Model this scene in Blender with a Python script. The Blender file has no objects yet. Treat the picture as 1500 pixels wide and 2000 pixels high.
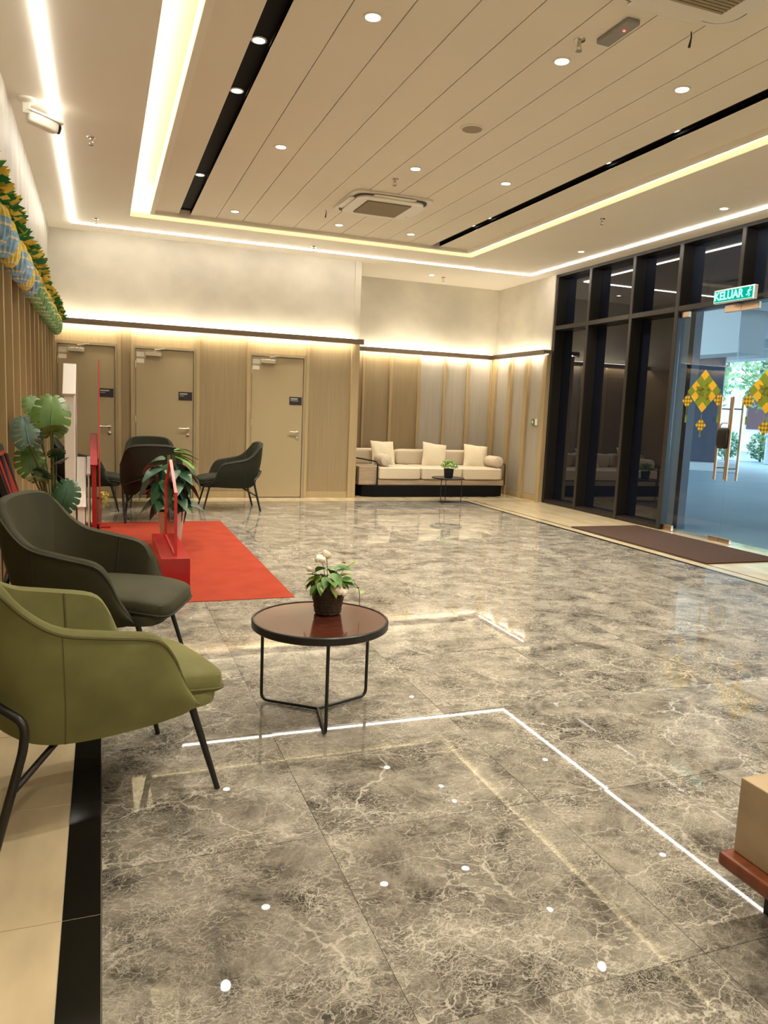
import bpy, bmesh, math, random
from mathutils import Vector, Matrix
random.seed(7)
PI = math.pi
S = bpy.context.scene
COL = S.collection

# ---------------------------------------------------------------- camera
YAW, PIT, ROL = math.radians(20.610), math.radians(7.617), math.radians(-2.351)
CAMZ = 1.35
fw = Vector((math.sin(YAW)*math.cos(PIT), math.cos(YAW)*math.cos(PIT), -math.sin(PIT)))
rt = Vector((math.cos(YAW), -math.sin(YAW), 0)); dn = fw.cross(rt)
r2 = math.cos(ROL)*rt + math.sin(ROL)*dn; d2 = -math.sin(ROL)*rt + math.cos(ROL)*dn
cam_d = bpy.data.cameras.new('camera'); cam = bpy.data.objects.new('camera', cam_d); COL.objects.link(cam)
cam_d.sensor_fit = 'VERTICAL'; cam_d.sensor_height = 36; cam_d.lens = 1475/2000*36
cam_d.clip_start = 0.05; cam_d.clip_end = 300
m = Matrix.Identity(4)
for i in range(3):
    m[i][0] = r2[i]; m[i][1] = -d2[i]; m[i][2] = -fw[i]
m[2][3] = CAMZ
cam.matrix_world = m
S.camera = cam
# ---------------------------------------------------------------- sky and exposure
W = bpy.data.worlds.new('sky'); S.world = W; W.use_nodes = True
bg = W.node_tree.nodes['Background']; bg.inputs[0].default_value = (0.56, 0.78, 0.95, 1); bg.inputs[1].default_value = 1.5
S.view_settings.view_transform = 'Standard'; S.view_settings.look = 'None'
S.view_settings.exposure = 2.2; S.view_settings.gamma = 1.0; S.view_settings.use_curve_mapping = False
WARM = (1.0, 0.84, 0.62)      # colour of the lobby's lamps
LED_LINE, LED_COVE, LED_UP, LED_DOWN, SPOT = 7.0, 8.5, 11.0, 20.0, 34.0

# ---------------------------------------------------------------- materials
def lin(h):
    h = h.lstrip('#'); c = [int(h[i:i+2], 16)/255 for i in (0, 2, 4)]
    return tuple(x/12.92 if x <= .04045 else ((x+.055)/1.055)**2.4 for x in c)
MATS = {}
def pmat(name, col, rough=.5, metal=0, spec=.5, var=0, scale=6, stretch=(1, 1, 1), bump=0, bscale=None, sheen=0, coat=0, emit=0, ecol=None, detail=4):
    if isinstance(col, str): col = lin(col)
    mt = bpy.data.materials.new(name); mt.use_nodes = True; nt = mt.node_tree; b = nt.nodes['Principled BSDF']
    b.inputs['Base Color'].default_value = (*col, 1); b.inputs['Roughness'].default_value = rough
    b.inputs['Metallic'].default_value = metal; b.inputs['Specular IOR Level'].default_value = spec
    b.inputs['Sheen Weight'].default_value = sheen; b.inputs['Coat Weight'].default_value = coat
    if sheen: b.inputs['Sheen Roughness'].default_value = .4; b.inputs['Sheen Tint'].default_value = (*[min(1, c*2.5+.05) for c in col], 1)
    if emit:
        b.inputs['Emission Color'].default_value = (*(ecol or col), 1); b.inputs['Emission Strength'].default_value = emit
    if var or bump:
        tc = nt.nodes.new('ShaderNodeTexCoord'); mp = nt.nodes.new('ShaderNodeMapping'); mp.inputs['Scale'].default_value = stretch
        nt.links.new(tc.outputs['Object'], mp.inputs[0])
        if var:
            nz = nt.nodes.new('ShaderNodeTexNoise'); nz.inputs['Scale'].default_value = scale; nz.inputs['Detail'].default_value = detail
            nt.links.new(mp.outputs[0], nz.inputs[0])
            rp = nt.nodes.new('ShaderNodeValToRGB'); rp.color_ramp.elements[0].position = .3; rp.color_ramp.elements[1].position = .7
            rp.color_ramp.elements[0].color = (*[c*(1-var) for c in col], 1); rp.color_ramp.elements[1].color = (*[min(1, c*(1+var)) for c in col], 1)
            nt.links.new(nz.outputs[0], rp.inputs[0]); nt.links.new(rp.outputs[0], b.inputs['Base Color'])
        if bump:
            n2 = nt.nodes.new('ShaderNodeTexNoise'); n2.inputs['Scale'].default_value = bscale or scale*3; n2.inputs['Detail'].default_value = 5
            nt.links.new(mp.outputs[0], n2.inputs[0]); bp = nt.nodes.new('ShaderNodeBump'); bp.inputs['Strength'].default_value = bump; bp.inputs['Distance'].default_value = .01
            nt.links.new(n2.outputs[0], bp.inputs['Height']); nt.links.new(bp.outputs[0], b.inputs['Normal'])
    MATS[name] = mt
    return mt
def emat(name, col, s):
    mt = bpy.data.materials.new(name); mt.use_nodes = True; nt = mt.node_tree
    nt.nodes.remove(nt.nodes['Principled BSDF']); e = nt.nodes.new('ShaderNodeEmission')
    e.inputs[0].default_value = (*col, 1); e.inputs[1].default_value = s
    nt.links.new(e.outputs[0], nt.nodes['Material Output'].inputs[0]); MATS[name] = mt
    return mt
def glassmat(name, tint, tcol, ior=1.5, rough=0.0):
    """thin pane: mirror by Fresnel, the rest passes straight through (tint) or is dark glass"""
    mt = bpy.data.materials.new(name); mt.use_nodes = True; nt = mt.node_tree; N = nt.nodes
    N.remove(N['Principled BSDF'])
    tr = N.new('ShaderNodeBsdfTransparent'); tr.inputs[0].default_value = (*tcol, 1)
    gl = N.new('ShaderNodeBsdfGlossy'); gl.inputs['Roughness'].default_value = rough
    lw = N.new('ShaderNodeLayerWeight'); lw.inputs[0].default_value = .5
    pw = N.new('ShaderNodeMath'); pw.operation = 'POWER'; pw.inputs[1].default_value = 5; nt.links.new(lw.outputs['Facing'], pw.inputs[0])
    f0 = ((ior-1)/(ior+1))**2
    fr = N.new('ShaderNodeMath'); fr.operation = 'MULTIPLY_ADD'; fr.inputs[1].default_value = 1-f0; fr.inputs[2].default_value = f0; nt.links.new(pw.outputs[0], fr.inputs[0])
    mx = N.new('ShaderNodeMixShader'); nt.links.new(fr.outputs[0], mx.inputs[0]); nt.links.new(tr.outputs[0], mx.inputs[1]); nt.links.new(gl.outputs[0], mx.inputs[2])
    nt.links.new(mx.outputs[0], N['Material Output'].inputs[0]); MATS[name] = mt
    return mt

def marble():
    mt = bpy.data.materials.new('grey_marble'); mt.use_nodes = True; nt = mt.node_tree; N = nt.nodes; L = nt.links; b = N['Principled BSDF']
    tc = N.new('ShaderNodeTexCoord'); oi = N.new('ShaderNodeObjectInfo')
    mu = N.new('ShaderNodeVectorMath'); mu.operation = 'MULTIPLY_ADD'
    cb = N.new('ShaderNodeCombineXYZ')
    for k, s in enumerate((37.0, 61.0, 23.0)):
        mm = N.new('ShaderNodeMath'); mm.operation = 'MULTIPLY'; mm.inputs[1].default_value = s; L.new(oi.outputs['Random'], mm.inputs[0]); L.new(mm.outputs[0], cb.inputs[k])
    ad = N.new('ShaderNodeVectorMath'); ad.operation = 'ADD'; L.new(tc.outputs['Object'], ad.inputs[0]); L.new(cb.outputs[0], ad.inputs[1])
    def noise(vec, sc, det, dist=0, rough=.55):
        n = N.new('ShaderNodeTexNoise'); n.inputs['Scale'].default_value = sc; n.inputs['Detail'].default_value = det; n.inputs['Distortion'].default_value = dist; n.inputs['Roughness'].default_value = rough
        L.new(vec, n.inputs[0]); return n
    base = noise(ad.outputs[0], 4.6, 9, .5, .74)
    rp = N.new('ShaderNodeValToRGB'); cr = rp.color_ramp
    cr.elements[0].position = .36; cr.elements[0].color = (.048, .043, .036, 1)
    cr.elements[1].position = .68; cr.elements[1].color = (.32, .29, .24, 1)
    e = cr.elements.new(.5); e.color = (.165, .148, .122, 1)
    L.new(base.outputs[0], rp.inputs[0])
    wn = noise(ad.outputs[0], 4.0, 5)
    ws = N.new('ShaderNodeVectorMath'); ws.operation = 'SCALE'; ws.inputs['Scale'].default_value = .22; L.new(wn.outputs[1], ws.inputs[0])
    wv = N.new('ShaderNodeVectorMath'); wv.operation = 'ADD'; L.new(ad.outputs[0], wv.inputs[0]); L.new(ws.outputs[0], wv.inputs[1])
    hn = noise(ad.outputs[0], 34, 4); hs = N.new('ShaderNodeVectorMath'); hs.operation = 'SCALE'; hs.inputs['Scale'].default_value = .035; L.new(hn.outputs[1], hs.inputs[0])
    w2 = N.new('ShaderNodeVectorMath'); w2.operation = 'ADD'; L.new(wv.outputs[0], w2.inputs[0]); L.new(hs.outputs[0], w2.inputs[1])
    mpg = N.new('ShaderNodeMapping'); mpg.inputs['Rotation'].default_value = (0, 0, .5); mpg.inputs['Scale'].default_value = (.62, 1.35, 1); L.new(w2.outputs[0], mpg.inputs[0]); wv = mpg
    prev = rp.outputs[0]
    for sc, th, k, ms in ((75, .10, .55, 6.0), (34, .065, .65, 4.0), (12, .030, .6, 2.6), (2.6, .013, .75, 1.3)):
        v = N.new('ShaderNodeTexVoronoi'); v.feature = 'DISTANCE_TO_EDGE'; v.inputs['Scale'].default_value = sc; L.new(wv.outputs[0], v.inputs['Vector'])
        mr = N.new('ShaderNodeMapRange'); mr.inputs[1].default_value = 0; mr.inputs[2].default_value = th; mr.inputs[3].default_value = k; mr.inputs[4].default_value = 0; L.new(v.outputs['Distance'], mr.inputs[0])
        mk = noise(ad.outputs[0], ms, 3); m2 = N.new('ShaderNodeMapRange'); m2.inputs[1].default_value = .38; m2.inputs[2].default_value = .62; L.new(mk.outputs[0], m2.inputs[0])
        f = N.new('ShaderNodeMath'); f.operation = 'MULTIPLY'; L.new(mr.outputs[0], f.inputs[0]); L.new(m2.outputs[0], f.inputs[1])
        mx = N.new('ShaderNodeMixRGB'); mx.inputs[2].default_value = (.56, .52, .44, 1); L.new(f.outputs[0], mx.inputs[0]); L.new(prev, mx.inputs[1]); prev = mx.outputs[0]
    L.new(prev, b.inputs['Base Color'])
    b.inputs['Roughness'].default_value = .014; b.inputs['IOR'].default_value = 1.5; b.inputs['Specular IOR Level'].default_value = .30
    MATS['grey_marble'] = mt
marble()
pmat('cream_tile', (.56, .46, .30), .08, var=.16, scale=2.2, stretch=(3, 1, 1), detail=7)
pmat('black_stone', (.008, .007, .006), .12)
pmat('grout', (.45, .40, .30), .6)
pmat('thin_grout', (.15, .13, .10), .6)
pmat('ceiling_paint', (.86, .81, .70), .75, var=.02, scale=1)
pmat('board_paint', (.82, .755, .62), .7, var=.02, scale=1)
pmat('gap_dark', (.10, .08, .055), .8)
pmat('cove_paint', (.85, .80, .66), .8)
pmat('slot_black', (.004, .004, .004), .7, spec=.15)
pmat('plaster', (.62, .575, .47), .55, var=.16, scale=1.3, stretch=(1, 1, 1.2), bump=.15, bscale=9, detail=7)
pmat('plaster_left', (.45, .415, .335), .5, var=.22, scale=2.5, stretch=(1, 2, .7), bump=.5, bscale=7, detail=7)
pmat('oak', (.40, .30, .16), .40, var=.07, scale=7, stretch=(6, 6, .25), detail=6)
pmat('oak_panel', (.30, .222, .120), .42, var=.08, scale=7, stretch=(6, 6, .25), detail=6)
pmat('oak_cornice', (.20, .14, .085), .45, var=.12, scale=6, stretch=(.3, .3, 4))
pmat('grey_laminate', (.38, .345, .285), .3, var=.05, scale=5, stretch=(4, 4, .3))
pmat('door_paint', (.39, .31, .18), .38, var=.02, scale=2)
pmat('frame_paint', (.33, .26, .155), .4)
pmat('black_metal', (.010, .009, .008), .35)
pmat('bronze_frame', (.022, .019, .016), .38, metal=.3)
pmat('frame_edge', (.05, .044, .036), .4, metal=.5)
pmat('steel', (.62, .58, .50), .25, metal=1)
pmat('brass_steel', (.62, .44, .30), .28, metal=1)
pmat('velvet_green', (.152, .148, .054), .7, var=.16, scale=6, sheen=.7, spec=.2)
pmat('velvet_dark', (.042, .040, .020), .7, var=.18, scale=5, sheen=.35, spec=.2)
pmat('velvet_far', (.020, .021, .012), .75, var=.12, scale=5, sheen=.2, spec=.2)
pmat('piping_green', (.10, .09, .022), .7)
pmat('piping_dark', (.020, .019, .010), .7)
pmat('sofa_cream', (.62, .53, .40), .85, var=.05, scale=60, bump=.1, bscale=300, sheen=.2)
pmat('pillow_cream', (.74, .66, .49), .85, var=.04, scale=40, bump=.1, bscale=200)
pmat('sofa_wood', (.36, .27, .18), .5, var=.2, scale=8, stretch=(.4, 5, 5))
pmat('sofa_cane', (.20, .14, .085), .6, var=.2, scale=40)
pmat('table_wood', (.085, .022, .012), .14, var=.12, scale=6, stretch=(1, 6, 1), coat=.5)
pmat('wicker', (.045, .026, .014), .65, var=.4, scale=40, stretch=(1, 1, .3))
pmat('soil', (.02, .015, .01), .9)
pmat('leaf_green', (.10, .24, .035), .45, var=.3, scale=12)
pmat('leaf_light', (.27, .36, .07), .45, var=.2, scale=10)
pmat('leaf_dark', (.022, .075, .030), .38, var=.35, scale=9)
pmat('leaf_monstera', (.075, .15, .022), .38, var=.35, scale=6)
pmat('leaf_blue', (.05, .10, .075), .35, var=.35, scale=7)
pmat('stem', (.075, .06, .025), .6)
pmat('stem_green', (.10, .14, .03), .6)
pmat('petal', (.92, .80, .66), .6, var=.06, scale=30)
pmat('pot_black', (.008, .008, .008), .45)
pmat('pot_white', (.66, .60, .50), .35)
pmat('red_carpet', (.27, .040, .020), 1.0, spec=.1, var=.10, scale=5, bump=.25, bscale=500)
pmat('red_paint', (.34, .010, .010), .3, coat=.3)
pmat('red_paint_bright', (.48, .03, .025), .35)
pmat('white_paint', (.76, .72, .66), .35)
pmat('mat_brown', (.050, .021, .009), .98, var=.25, scale=60, bump=.5, bscale=400)
pmat('white_plastic', (.80, .76, .66), .4)
pmat('grey_plastic', (.28, .27, .25), .5)
pmat('grille', (.33, .27, .165), .6)
pmat('grille_dark', (.06, .05, .03), .7)
pmat('sign_dark', (.018, .016, .018), .4)
pmat('sign_letter', (.45, .42, .42), .5)
pmat('label_paper', (.72, .68, .60), .6)
pmat('tan_stone', (.37, .28, .17), .4, var=.12, scale=5, stretch=(1, 1, 2))
pmat('mahogany', (.17, .045, .018), .3, var=.2, scale=8, stretch=(1, 8, 1))
pmat('ketupat_yellow', (.85, .50, .02), .6)
pmat('ketupat_green', (.22, .30, .02), .6)
pmat('ketupat_olive', (.20, .17, .01), .6)
pmat('tinsel_gold', (.75, .52, .08), .3, metal=.5)
pmat('tinsel_green', (.03, .20, .05), .3, metal=.3)
pmat('paper_blue', (.30, .50, .72), .7, var=.35, scale=25)
pmat('paper_yellow', (.78, .60, .12), .7, var=.2, scale=30)
pmat('paper_cream', (.80, .70, .52), .7, var=.2, scale=40)
pmat('paper_green', (.24, .46, .20), .7, var=.35, scale=25)
pmat('concrete_out', (.26, .34, .40), .45, var=.12, scale=.6)
pmat('canopy_white', (.40, .42, .42), .7)
pmat('column_slate', (.040, .058, .095), .5, var=.1, scale=3)
pmat('plinth_light', (.55, .58, .60), .6)
pmat('wall_pink', (.70, .56, .66), .7)
pmat('wall_dark', (.10, .05, .06), .7)
pmat('blue_board', (.03, .10, .42), .5)
pmat('hedge_leaf', (.10, .26, .12), .6, var=.4, scale=8)
pmat('tree_leaf', (.22, .42, .20), .6, var=.4, scale=4)
pmat('bark', (.10, .07, .05), .8)
pmat('window_dark', (.04, .05, .07), .15)
emat('led_line', (1.0, .94, .86), LED_LINE)
emat('led_cove', (1.0, .90, .68), LED_COVE)
emat('led_up', (1.0, .90, .72), LED_UP)
emat('led_down', (1.0, .90, .72), LED_DOWN)
emat('lamp_lens', (1.0, .95, .87), 6)
emat('red_led', (1.0, .06, .05), 1.5)
emat('exit_green', (.0, .62, .42), .17)
emat('exit_white', (.55, 1.0, .90), .24)
glassmat('clear_glass', None, (.93, .97, .97), 1.45)
glassmat('acrylic', None, (.97, .95, .94), 1.35)
# dark tinted pane: almost black body, mirror-like surface
pmat('dark_glass', (.006, .008, .016), .0, spec=.75)
pmat('blue_glass', (.016, .024, .042), .0, spec=.75)

# ---------------------------------------------------------------- mesh helpers
class MB:
    def __init__(s): s.v = []; s.f = []; s.mi = []
    def add(s, vs, fs, mi=0):
        o = len(s.v); s.v += [tuple(p) for p in vs]; s.f += [tuple(i+o for i in f) for f in fs]; s.mi += [mi]*len(fs); return s
    def box(s, x0, x1, y0, y1, z0, z1, mi=0):
        if x0 > x1: x0, x1 = x1, x0
        if y0 > y1: y0, y1 = y1, y0
        if z0 > z1: z0, z1 = z1, z0
        return s.add([(x0, y0, z0), (x1, y0, z0), (x1, y1, z0), (x0, y1, z0), (x0, y0, z1), (x1, y0, z1), (x1, y1, z1), (x0, y1, z1)],
                     [(0, 3, 2, 1), (4, 5, 6, 7), (0, 1, 5, 4), (1, 2, 6, 5), (2, 3, 7, 6), (3, 0, 4, 7)], mi)
    def tube(s, pts, r, n=8, mi=0, cap=True):
        P = [Vector(p) for p in pts]; R = r if isinstance(r, (list, tuple)) else [r]*len(P)
        rings = []; up = None
        for i, p in enumerate(P):
            t = (P[min(i+1, len(P)-1)] - P[max(i-1, 0)]).normalized()
            if up is None: up = t.orthogonal().normalized()
            up = (up - t*up.dot(t))
            if up.length < 1e-6: up = t.orthogonal()
            up.normalize(); sd = t.cross(up)
            rings.append([p + R[i]*(math.cos(2*PI*k/n)*up + math.sin(2*PI*k/n)*sd) for k in range(n)])
        vs = [q for rg in rings for q in rg]; fs = []
        for i in range(len(P)-1):
            for k in range(n):
                a = i*n+k; b = i*n+(k+1) % n; fs.append((a, b, b+n, a+n))
        if cap: fs.append(tuple(range(n-1, -1, -1))); fs.append(tuple((len(P)-1)*n+k for k in range(n)))
        return s.add(vs, fs, mi)
    def lathe(s, prof, n=24, c=(0, 0, 0), mi=0, cap=True):
        vs = []; fs = []
        for r, z in prof:
            for k in range(n):
                a = 2*PI*k/n; vs.append((c[0]+r*math.cos(a), c[1]+r*math.sin(a), c[2]+z))
        for i in range(len(prof)-1):
            for k in range(n):
                a = i*n+k; b = i*n+(k+1) % n; fs.append((a, b, b+n, a+n))
        if cap: fs.append(tuple(range(n-1, -1, -1))); fs.append(tuple((len(prof)-1)*n+k for k in range(n)))
        return s.add(vs, fs, mi)
    def pad(s, x0, x1, y0, y1, z0, z1, ev=.5, eh=.3, nu=28, nv=12, fn=None, mi=0):
        """superquadric cushion"""
        cx, cy, cz = (x0+x1)/2, (y0+y1)/2, (z0+z1)/2; a, b, c = (x1-x0)/2, (y1-y0)/2, (z1-z0)/2
        sp = lambda w, e: math.copysign(abs(w)**e, w)
        vs = []; fs = []
        for i in range(nv+1):
            th = -PI/2 + PI*i/nv
            for k in range(nu):
                ph = 2*PI*k/nu
                p = Vector((cx+a*sp(math.cos(th), ev)*sp(math.cos(ph), eh), cy+b*sp(math.cos(th), ev)*sp(math.sin(ph), eh), cz+c*sp(math.sin(th), ev)))
                vs.append(fn(p) if fn else p)
        for i in range(nv):
            for k in range(nu):
                q = i*nu+k; w = i*nu+(k+1) % nu; fs.append((q, w, w+nu, q+nu))
        return s.add(vs, fs, mi)
    def poly(s, outline, axis, a0, a1, mi=0):
        """outline of 2-D points, extruded along one axis ('x','y','z') from a0 to a1"""
        mk = {'x': lambda p, a: (a, p[0], p[1]), 'y': lambda p, a: (p[0], a, p[1]), 'z': lambda p, a: (p[0], p[1], a)}[axis]
        n = len(outline); vs = [mk(p, a0) for p in outline]+[mk(p, a1) for p in outline]
        fs = [tuple(range(n-1, -1, -1)), tuple(range(n, 2*n))]+[(i, (i+1) % n, (i+1) % n+n, i+n) for i in range(n)]
        return s.add(vs, fs, mi)
    def build(s, name, mats, parent=None, bevel=0, smooth=False, loc=None, seg=2, merge=False):
        me = bpy.data.meshes.new(name); me.from_pydata(s.v, [], s.f)
        if not isinstance(mats, (list, tuple)): mats = [mats]
        for q in mats: me.materials.append(MATS[q])
        me.polygons.foreach_set('material_index', s.mi)
        bm = bmesh.new(); bm.from_mesh(me)
        if merge: bmesh.ops.remove_doubles(bm, verts=bm.verts, dist=1e-5)
        bmesh.ops.recalc_face_normals(bm, faces=bm.faces)
        if bevel: bmesh.ops.bevel(bm, geom=list(bm.edges), offset=bevel, segments=seg, affect='EDGES', profile=.5, clamp_overlap=True)
        bm.to_mesh(me); bm.free()
        if smooth:
            me.polygons.foreach_set('use_smooth', [True]*len(me.polygons))
            me.set_sharp_from_angle(angle=math.radians(40))
        o = bpy.data.objects.new(name, me); COL.objects.link(o)
        if parent: o.parent = parent
        if loc: o.location = loc
        return o
def box(name, x0, x1, y0, y1, z0, z1, mt, parent=None, bevel=0, **k):
    return MB().box(x0, x1, y0, y1, z0, z1).build(name, mt, parent, bevel, **k)
def tag(o, label=None, cat=None, group=None, kind=None):
    if label: o['label'] = label
    if cat: o['category'] = cat
    if group: o['group'] = group
    if kind: o['kind'] = kind
    return o
def thing(name, label, cat, loc=(0, 0, 0), rz=0, group=None, kind=None):
    o = bpy.data.objects.new(name, None); COL.objects.link(o); o.location = loc; o.rotation_euler = (0, 0, rz); o.empty_display_size = .1
    return tag(o, label, cat, group, kind)
def inst(name, me, parent=None, loc=(0, 0, 0), rot=(0, 0, 0), scale=(1, 1, 1)):
    o = bpy.data.objects.new(name, me); COL.objects.link(o); o.location = loc; o.rotation_euler = rot; o.scale = scale
    if parent: o.parent = parent
    return o
def copy_tree(o, parent=None):
    c = o.copy(); COL.objects.link(c); c.parent = parent
    for ch in list(o.children): copy_tree(ch, c)
    return c
def bend(pts, r, n=5):
    """polyline with rounded corners"""
    P = [Vector(p) for p in pts]; out = [P[0]]
    for i in range(1, len(P)-1):
        a = (P[i-1]-P[i]); b = (P[i+1]-P[i]); d = min(r, a.length*.45, b.length*.45)
        p0 = P[i]+a.normalized()*d; p1 = P[i]+b.normalized()*d
        for k in range(n+1):
            t = k/n; out.append((1-t)**2*p0+2*t*(1-t)*P[i]+t*t*p1)
    out.append(P[-1]); return out
def catmull(P, sub):
    out = []
    for i in range(len(P)-1):
        p0 = P[max(i-1, 0)]; p1 = P[i]; p2 = P[i+1]; p3 = P[min(i+2, len(P)-1)]
        for k in range(sub):
            t = k/sub
            out.append(.5*((2*p1)+(p2-p0)*t+(2*p0-5*p1+4*p2-p3)*t*t+(3*p1-p0-3*p2+p3)*t**3))
    out.append(P[-1]); return out
def struct(o, label): return tag(o, label, None, None, 'structure')
def text_mesh(txt, size):
    cu = bpy.data.curves.new('lettering', 'FONT'); cu.body = txt; cu.size = size; cu.align_x = 'CENTER'; cu.align_y = 'CENTER'; cu.extrude = .0015; cu.offset = .004*size/.12
    t = bpy.data.objects.new('lettering', cu); COL.objects.link(t)
    bpy.context.view_layer.update()
    me = bpy.data.meshes.new_from_object(t.evaluated_get(bpy.context.evaluated_depsgraph_get()))
    bpy.data.objects.remove(t); return me

# ---------------------------------------------------------------- room dimensions
XL, XR, YB, YA, YN, H = -0.63, 6.62, 11.10, 12.22, -2.6, 3.54   # left wall, glazing face, door wall, alcove wall, near wall, soffit
XA = 3.66                                                        # where the door wall ends and the sofa alcove starts

# ================================================================ FLOOR
floor = struct(box('floor', XL-.2, 6.95, YN-.2, YA+.2, -.12, -.012, 'thin_grout'), 'polished marble lobby floor with cream tile border')
g = .0008
tile = None
xs = [-.0115, .651, 1.446, 2.245, 3.042, 3.839, 4.636, 5.300]
ys = [1.36+.8*k for k in range(-5, 12)]
ys = [y for y in ys if y < 10.4]+[10.585]
tiles = {}
for i in range(len(xs)-1):
    for j in range(len(ys)-1):
        w, d = xs[i+1]-xs[i], ys[j+1]-ys[j]; key = (round(w, 3), round(d, 3))
        if key not in tiles:
            o = box('marble_tile', -w/2+g, w/2-g, -d/2+g, d/2-g, -.012, 0, 'grey_marble', floor); tiles[key] = o.data
        else: o = inst('marble_tile', tiles[key], floor)
        o.location = ((xs[i]+xs[i+1])/2, (ys[j]+ys[j+1])/2, 0); o.rotation_euler = (random.uniform(-.0016, .0016), random.uniform(-.0016, .0016), 0)   # slight lippage
# left border: cream tiles and black stone strip, 0.61 m modules
yj = [1.968+.611*k for k in range(-7, 16)]
yj = [y for y in yj if y < 10.9]+[11.08]
for a, b in zip(yj[:-1], yj[1:]):
    box('cream_tile', XL, -.111, a+.002, b-.002, -.012, 0, 'cream_tile', floor)
    box('black_strip', -.108, -.0135, a+.002, b-.002, -.012, 0, 'black_stone', floor)
box('grout_bed', XL, -.0125, YN, 11.08, -.0118, -.002, 'grout', floor)
# right border
yr = [YN+.02+1.2*k for k in range(12)]
for a, b in zip(yr, yr[1:]+[10.585]):
    if b <= a: continue
    box('black_strip', 5.3025, 5.352, a, b-.002, -.012, 0, 'black_stone', floor)
    box('cream_strip', 5.3545, 5.478, a, b-.002, -.012, 0, 'cream_tile', floor)
    box('black_line', 5.480, 5.500, a, b-.002, -.012, 0, 'black_stone', floor)
    box('cream_tile', 5.5025, 6.90, a, b-.002, -.012, 0, 'cream_tile', floor)
# back border
for a, b in ((-.01, 1.2), (1.2, 2.4), (2.4, 3.6), (3.6, 4.8), (4.8, 5.35)):
    box('black_strip', a, b-.002, 10.588, 10.625, -.012, 0, 'black_stone', floor)
    box('cream_strip', a, b-.002, 10.628, 10.735, -.012, 0, 'cream_tile', floor)
    box('black_line', a, b-.002, 10.738, 10.752, -.012, 0, 'black_stone', floor)
for a, b in ((-.01, 1.2), (1.2, 2.4), (2.4, 3.6)):
    box('cream_tile', a, b-.002, 10.755, 11.12, -.012, 0, 'cream_tile', floor)
for a, b in ((3.6, 4.8), (4.8, 6.0), (6.0, 6.9)):
    box('cream_tile', a, b-.002, 10.755, 11.5, -.012, 0, 'cream_tile', floor)
    box('cream_tile', a, b-.002, 11.502, 12.25, -.012, 0, 'cream_tile', floor)
box('cream_tile', 5.352, 6.9, 10.588, 10.753, -.012, 0, 'cream_tile', floor)

# ================================================================ CEILING
SX0, SX1, SY0, SY1 = .333, 4.90, .40, 9.95      # opening in the soffit
mb = MB()
mb.box(XL-.2, SX0, YN-.2, YA+.2, H, H+.06); mb.box(SX1, 6.95, YN-.2, YA+.2, H, H+.06)
mb.box(SX0, SX1, SY1, YA+.2, H, H+.06); mb.box(SX0, SX1, YN-.2, SY0, H, H+.06)
ceil = struct(mb.build('ceiling', 'ceiling_paint'), 'cream lobby ceiling with raised boarded tray and light coves')
UP = 3.84
box('cove_slab', XL-.2, 6.95, YN-.2, YA+.2, UP, UP+.1, 'cove_paint', ceil)
mb = MB()   # light-trough back walls above the soffit
mb.box(SX0-.26, SX0-.24, SY0-.3, SY1+.3, H+.06, UP); mb.box(SX1+.24, SX1+.26, SY0-.3, SY1+.3, H+.06, UP)
mb.box(SX0-.26, SX1+.26, SY1+.24, SY1+.26, H+.06, UP); mb.box(SX0-.26, SX1+.26, SY0-.26, SY0-.24, H+.06, UP)
mb.build('cove_back', 'cove_paint', ceil)
# frame round the boards
FX0, FX1, FY0, FY1, FZ = .557, 4.80, .62, 9.835, 3.562
BZ = 3.60
mb = MB(); fwid = .05
mb.box(FX0, FX0+fwid, FY0, FY1, FZ, 3.70); mb.box(FX1-fwid, FX1, FY0, FY1, FZ, 3.70)
mb.box(FX0+fwid, FX1-fwid, FY1-fwid, FY1, FZ, 3.70); mb.box(FX0+fwid, FX1-fwid, FY0, FY0+fwid, FZ, 3.70)
mb.build('tray_frame', 'ceiling_paint', ceil)
box('tray_backing', FX0+fwid, FX1-fwid, FY0+fwid, FY1-fwid, 3.66, 3.70, 'gap_dark', ceil)
by0, by1 = FY0+fwid, FY1-fwid
j = .0035
SLL, SLR = (.885, 1.022), (4.212, 4.330)
edges = [1.331+.3187*k for k in range(9)]
cols = [(FX0+fwid, SLL[0]), (SLL[1], edges[0]-j)]+[(edges[k]+j, edges[k+1]-j) for k in range(8)]+[(edges[8]+j, SLR[0]), (SLR[1], FX1-fwid)]
for a, b in cols: box('ceiling_board', a, b, by0, by1, BZ, BZ+.025, 'board_paint', ceil)
for (a, b) in (SLL, SLR):
    mb = MB(); mb.box(a-.002, a, by0, by1, BZ+.001, BZ+.055); mb.box(b, b+.002, by0, by1, BZ+.001, BZ+.055); mb.box(a-.002, b+.002, by0, by1, BZ+.052, BZ+.056)
    mb.build('slot_channel', 'slot_black', ceil)
# LED lines proud of the soffit
ly = 10.64
tag(box('led_line', -.338, -.315, YN+.1, ly+.0115, H-.014, H, 'led_line'), 'straight white LED line on ceiling along the left wall', 'light', 'LED lines in the lower ceiling')
tag(box('led_line', -.315, 6.269, ly-.0115, ly+.0115, H-.014, H, 'led_line'), 'white LED line on ceiling above the three doors and sofa', 'light', 'LED lines in the lower ceiling')
tag(box('led_line', 6.269, 6.292, YN+.1, ly+.0115, H-.014, H, 'led_line'), 'white LED line on ceiling along the glazed wall', 'light', 'LED lines in the lower ceiling')
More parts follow.
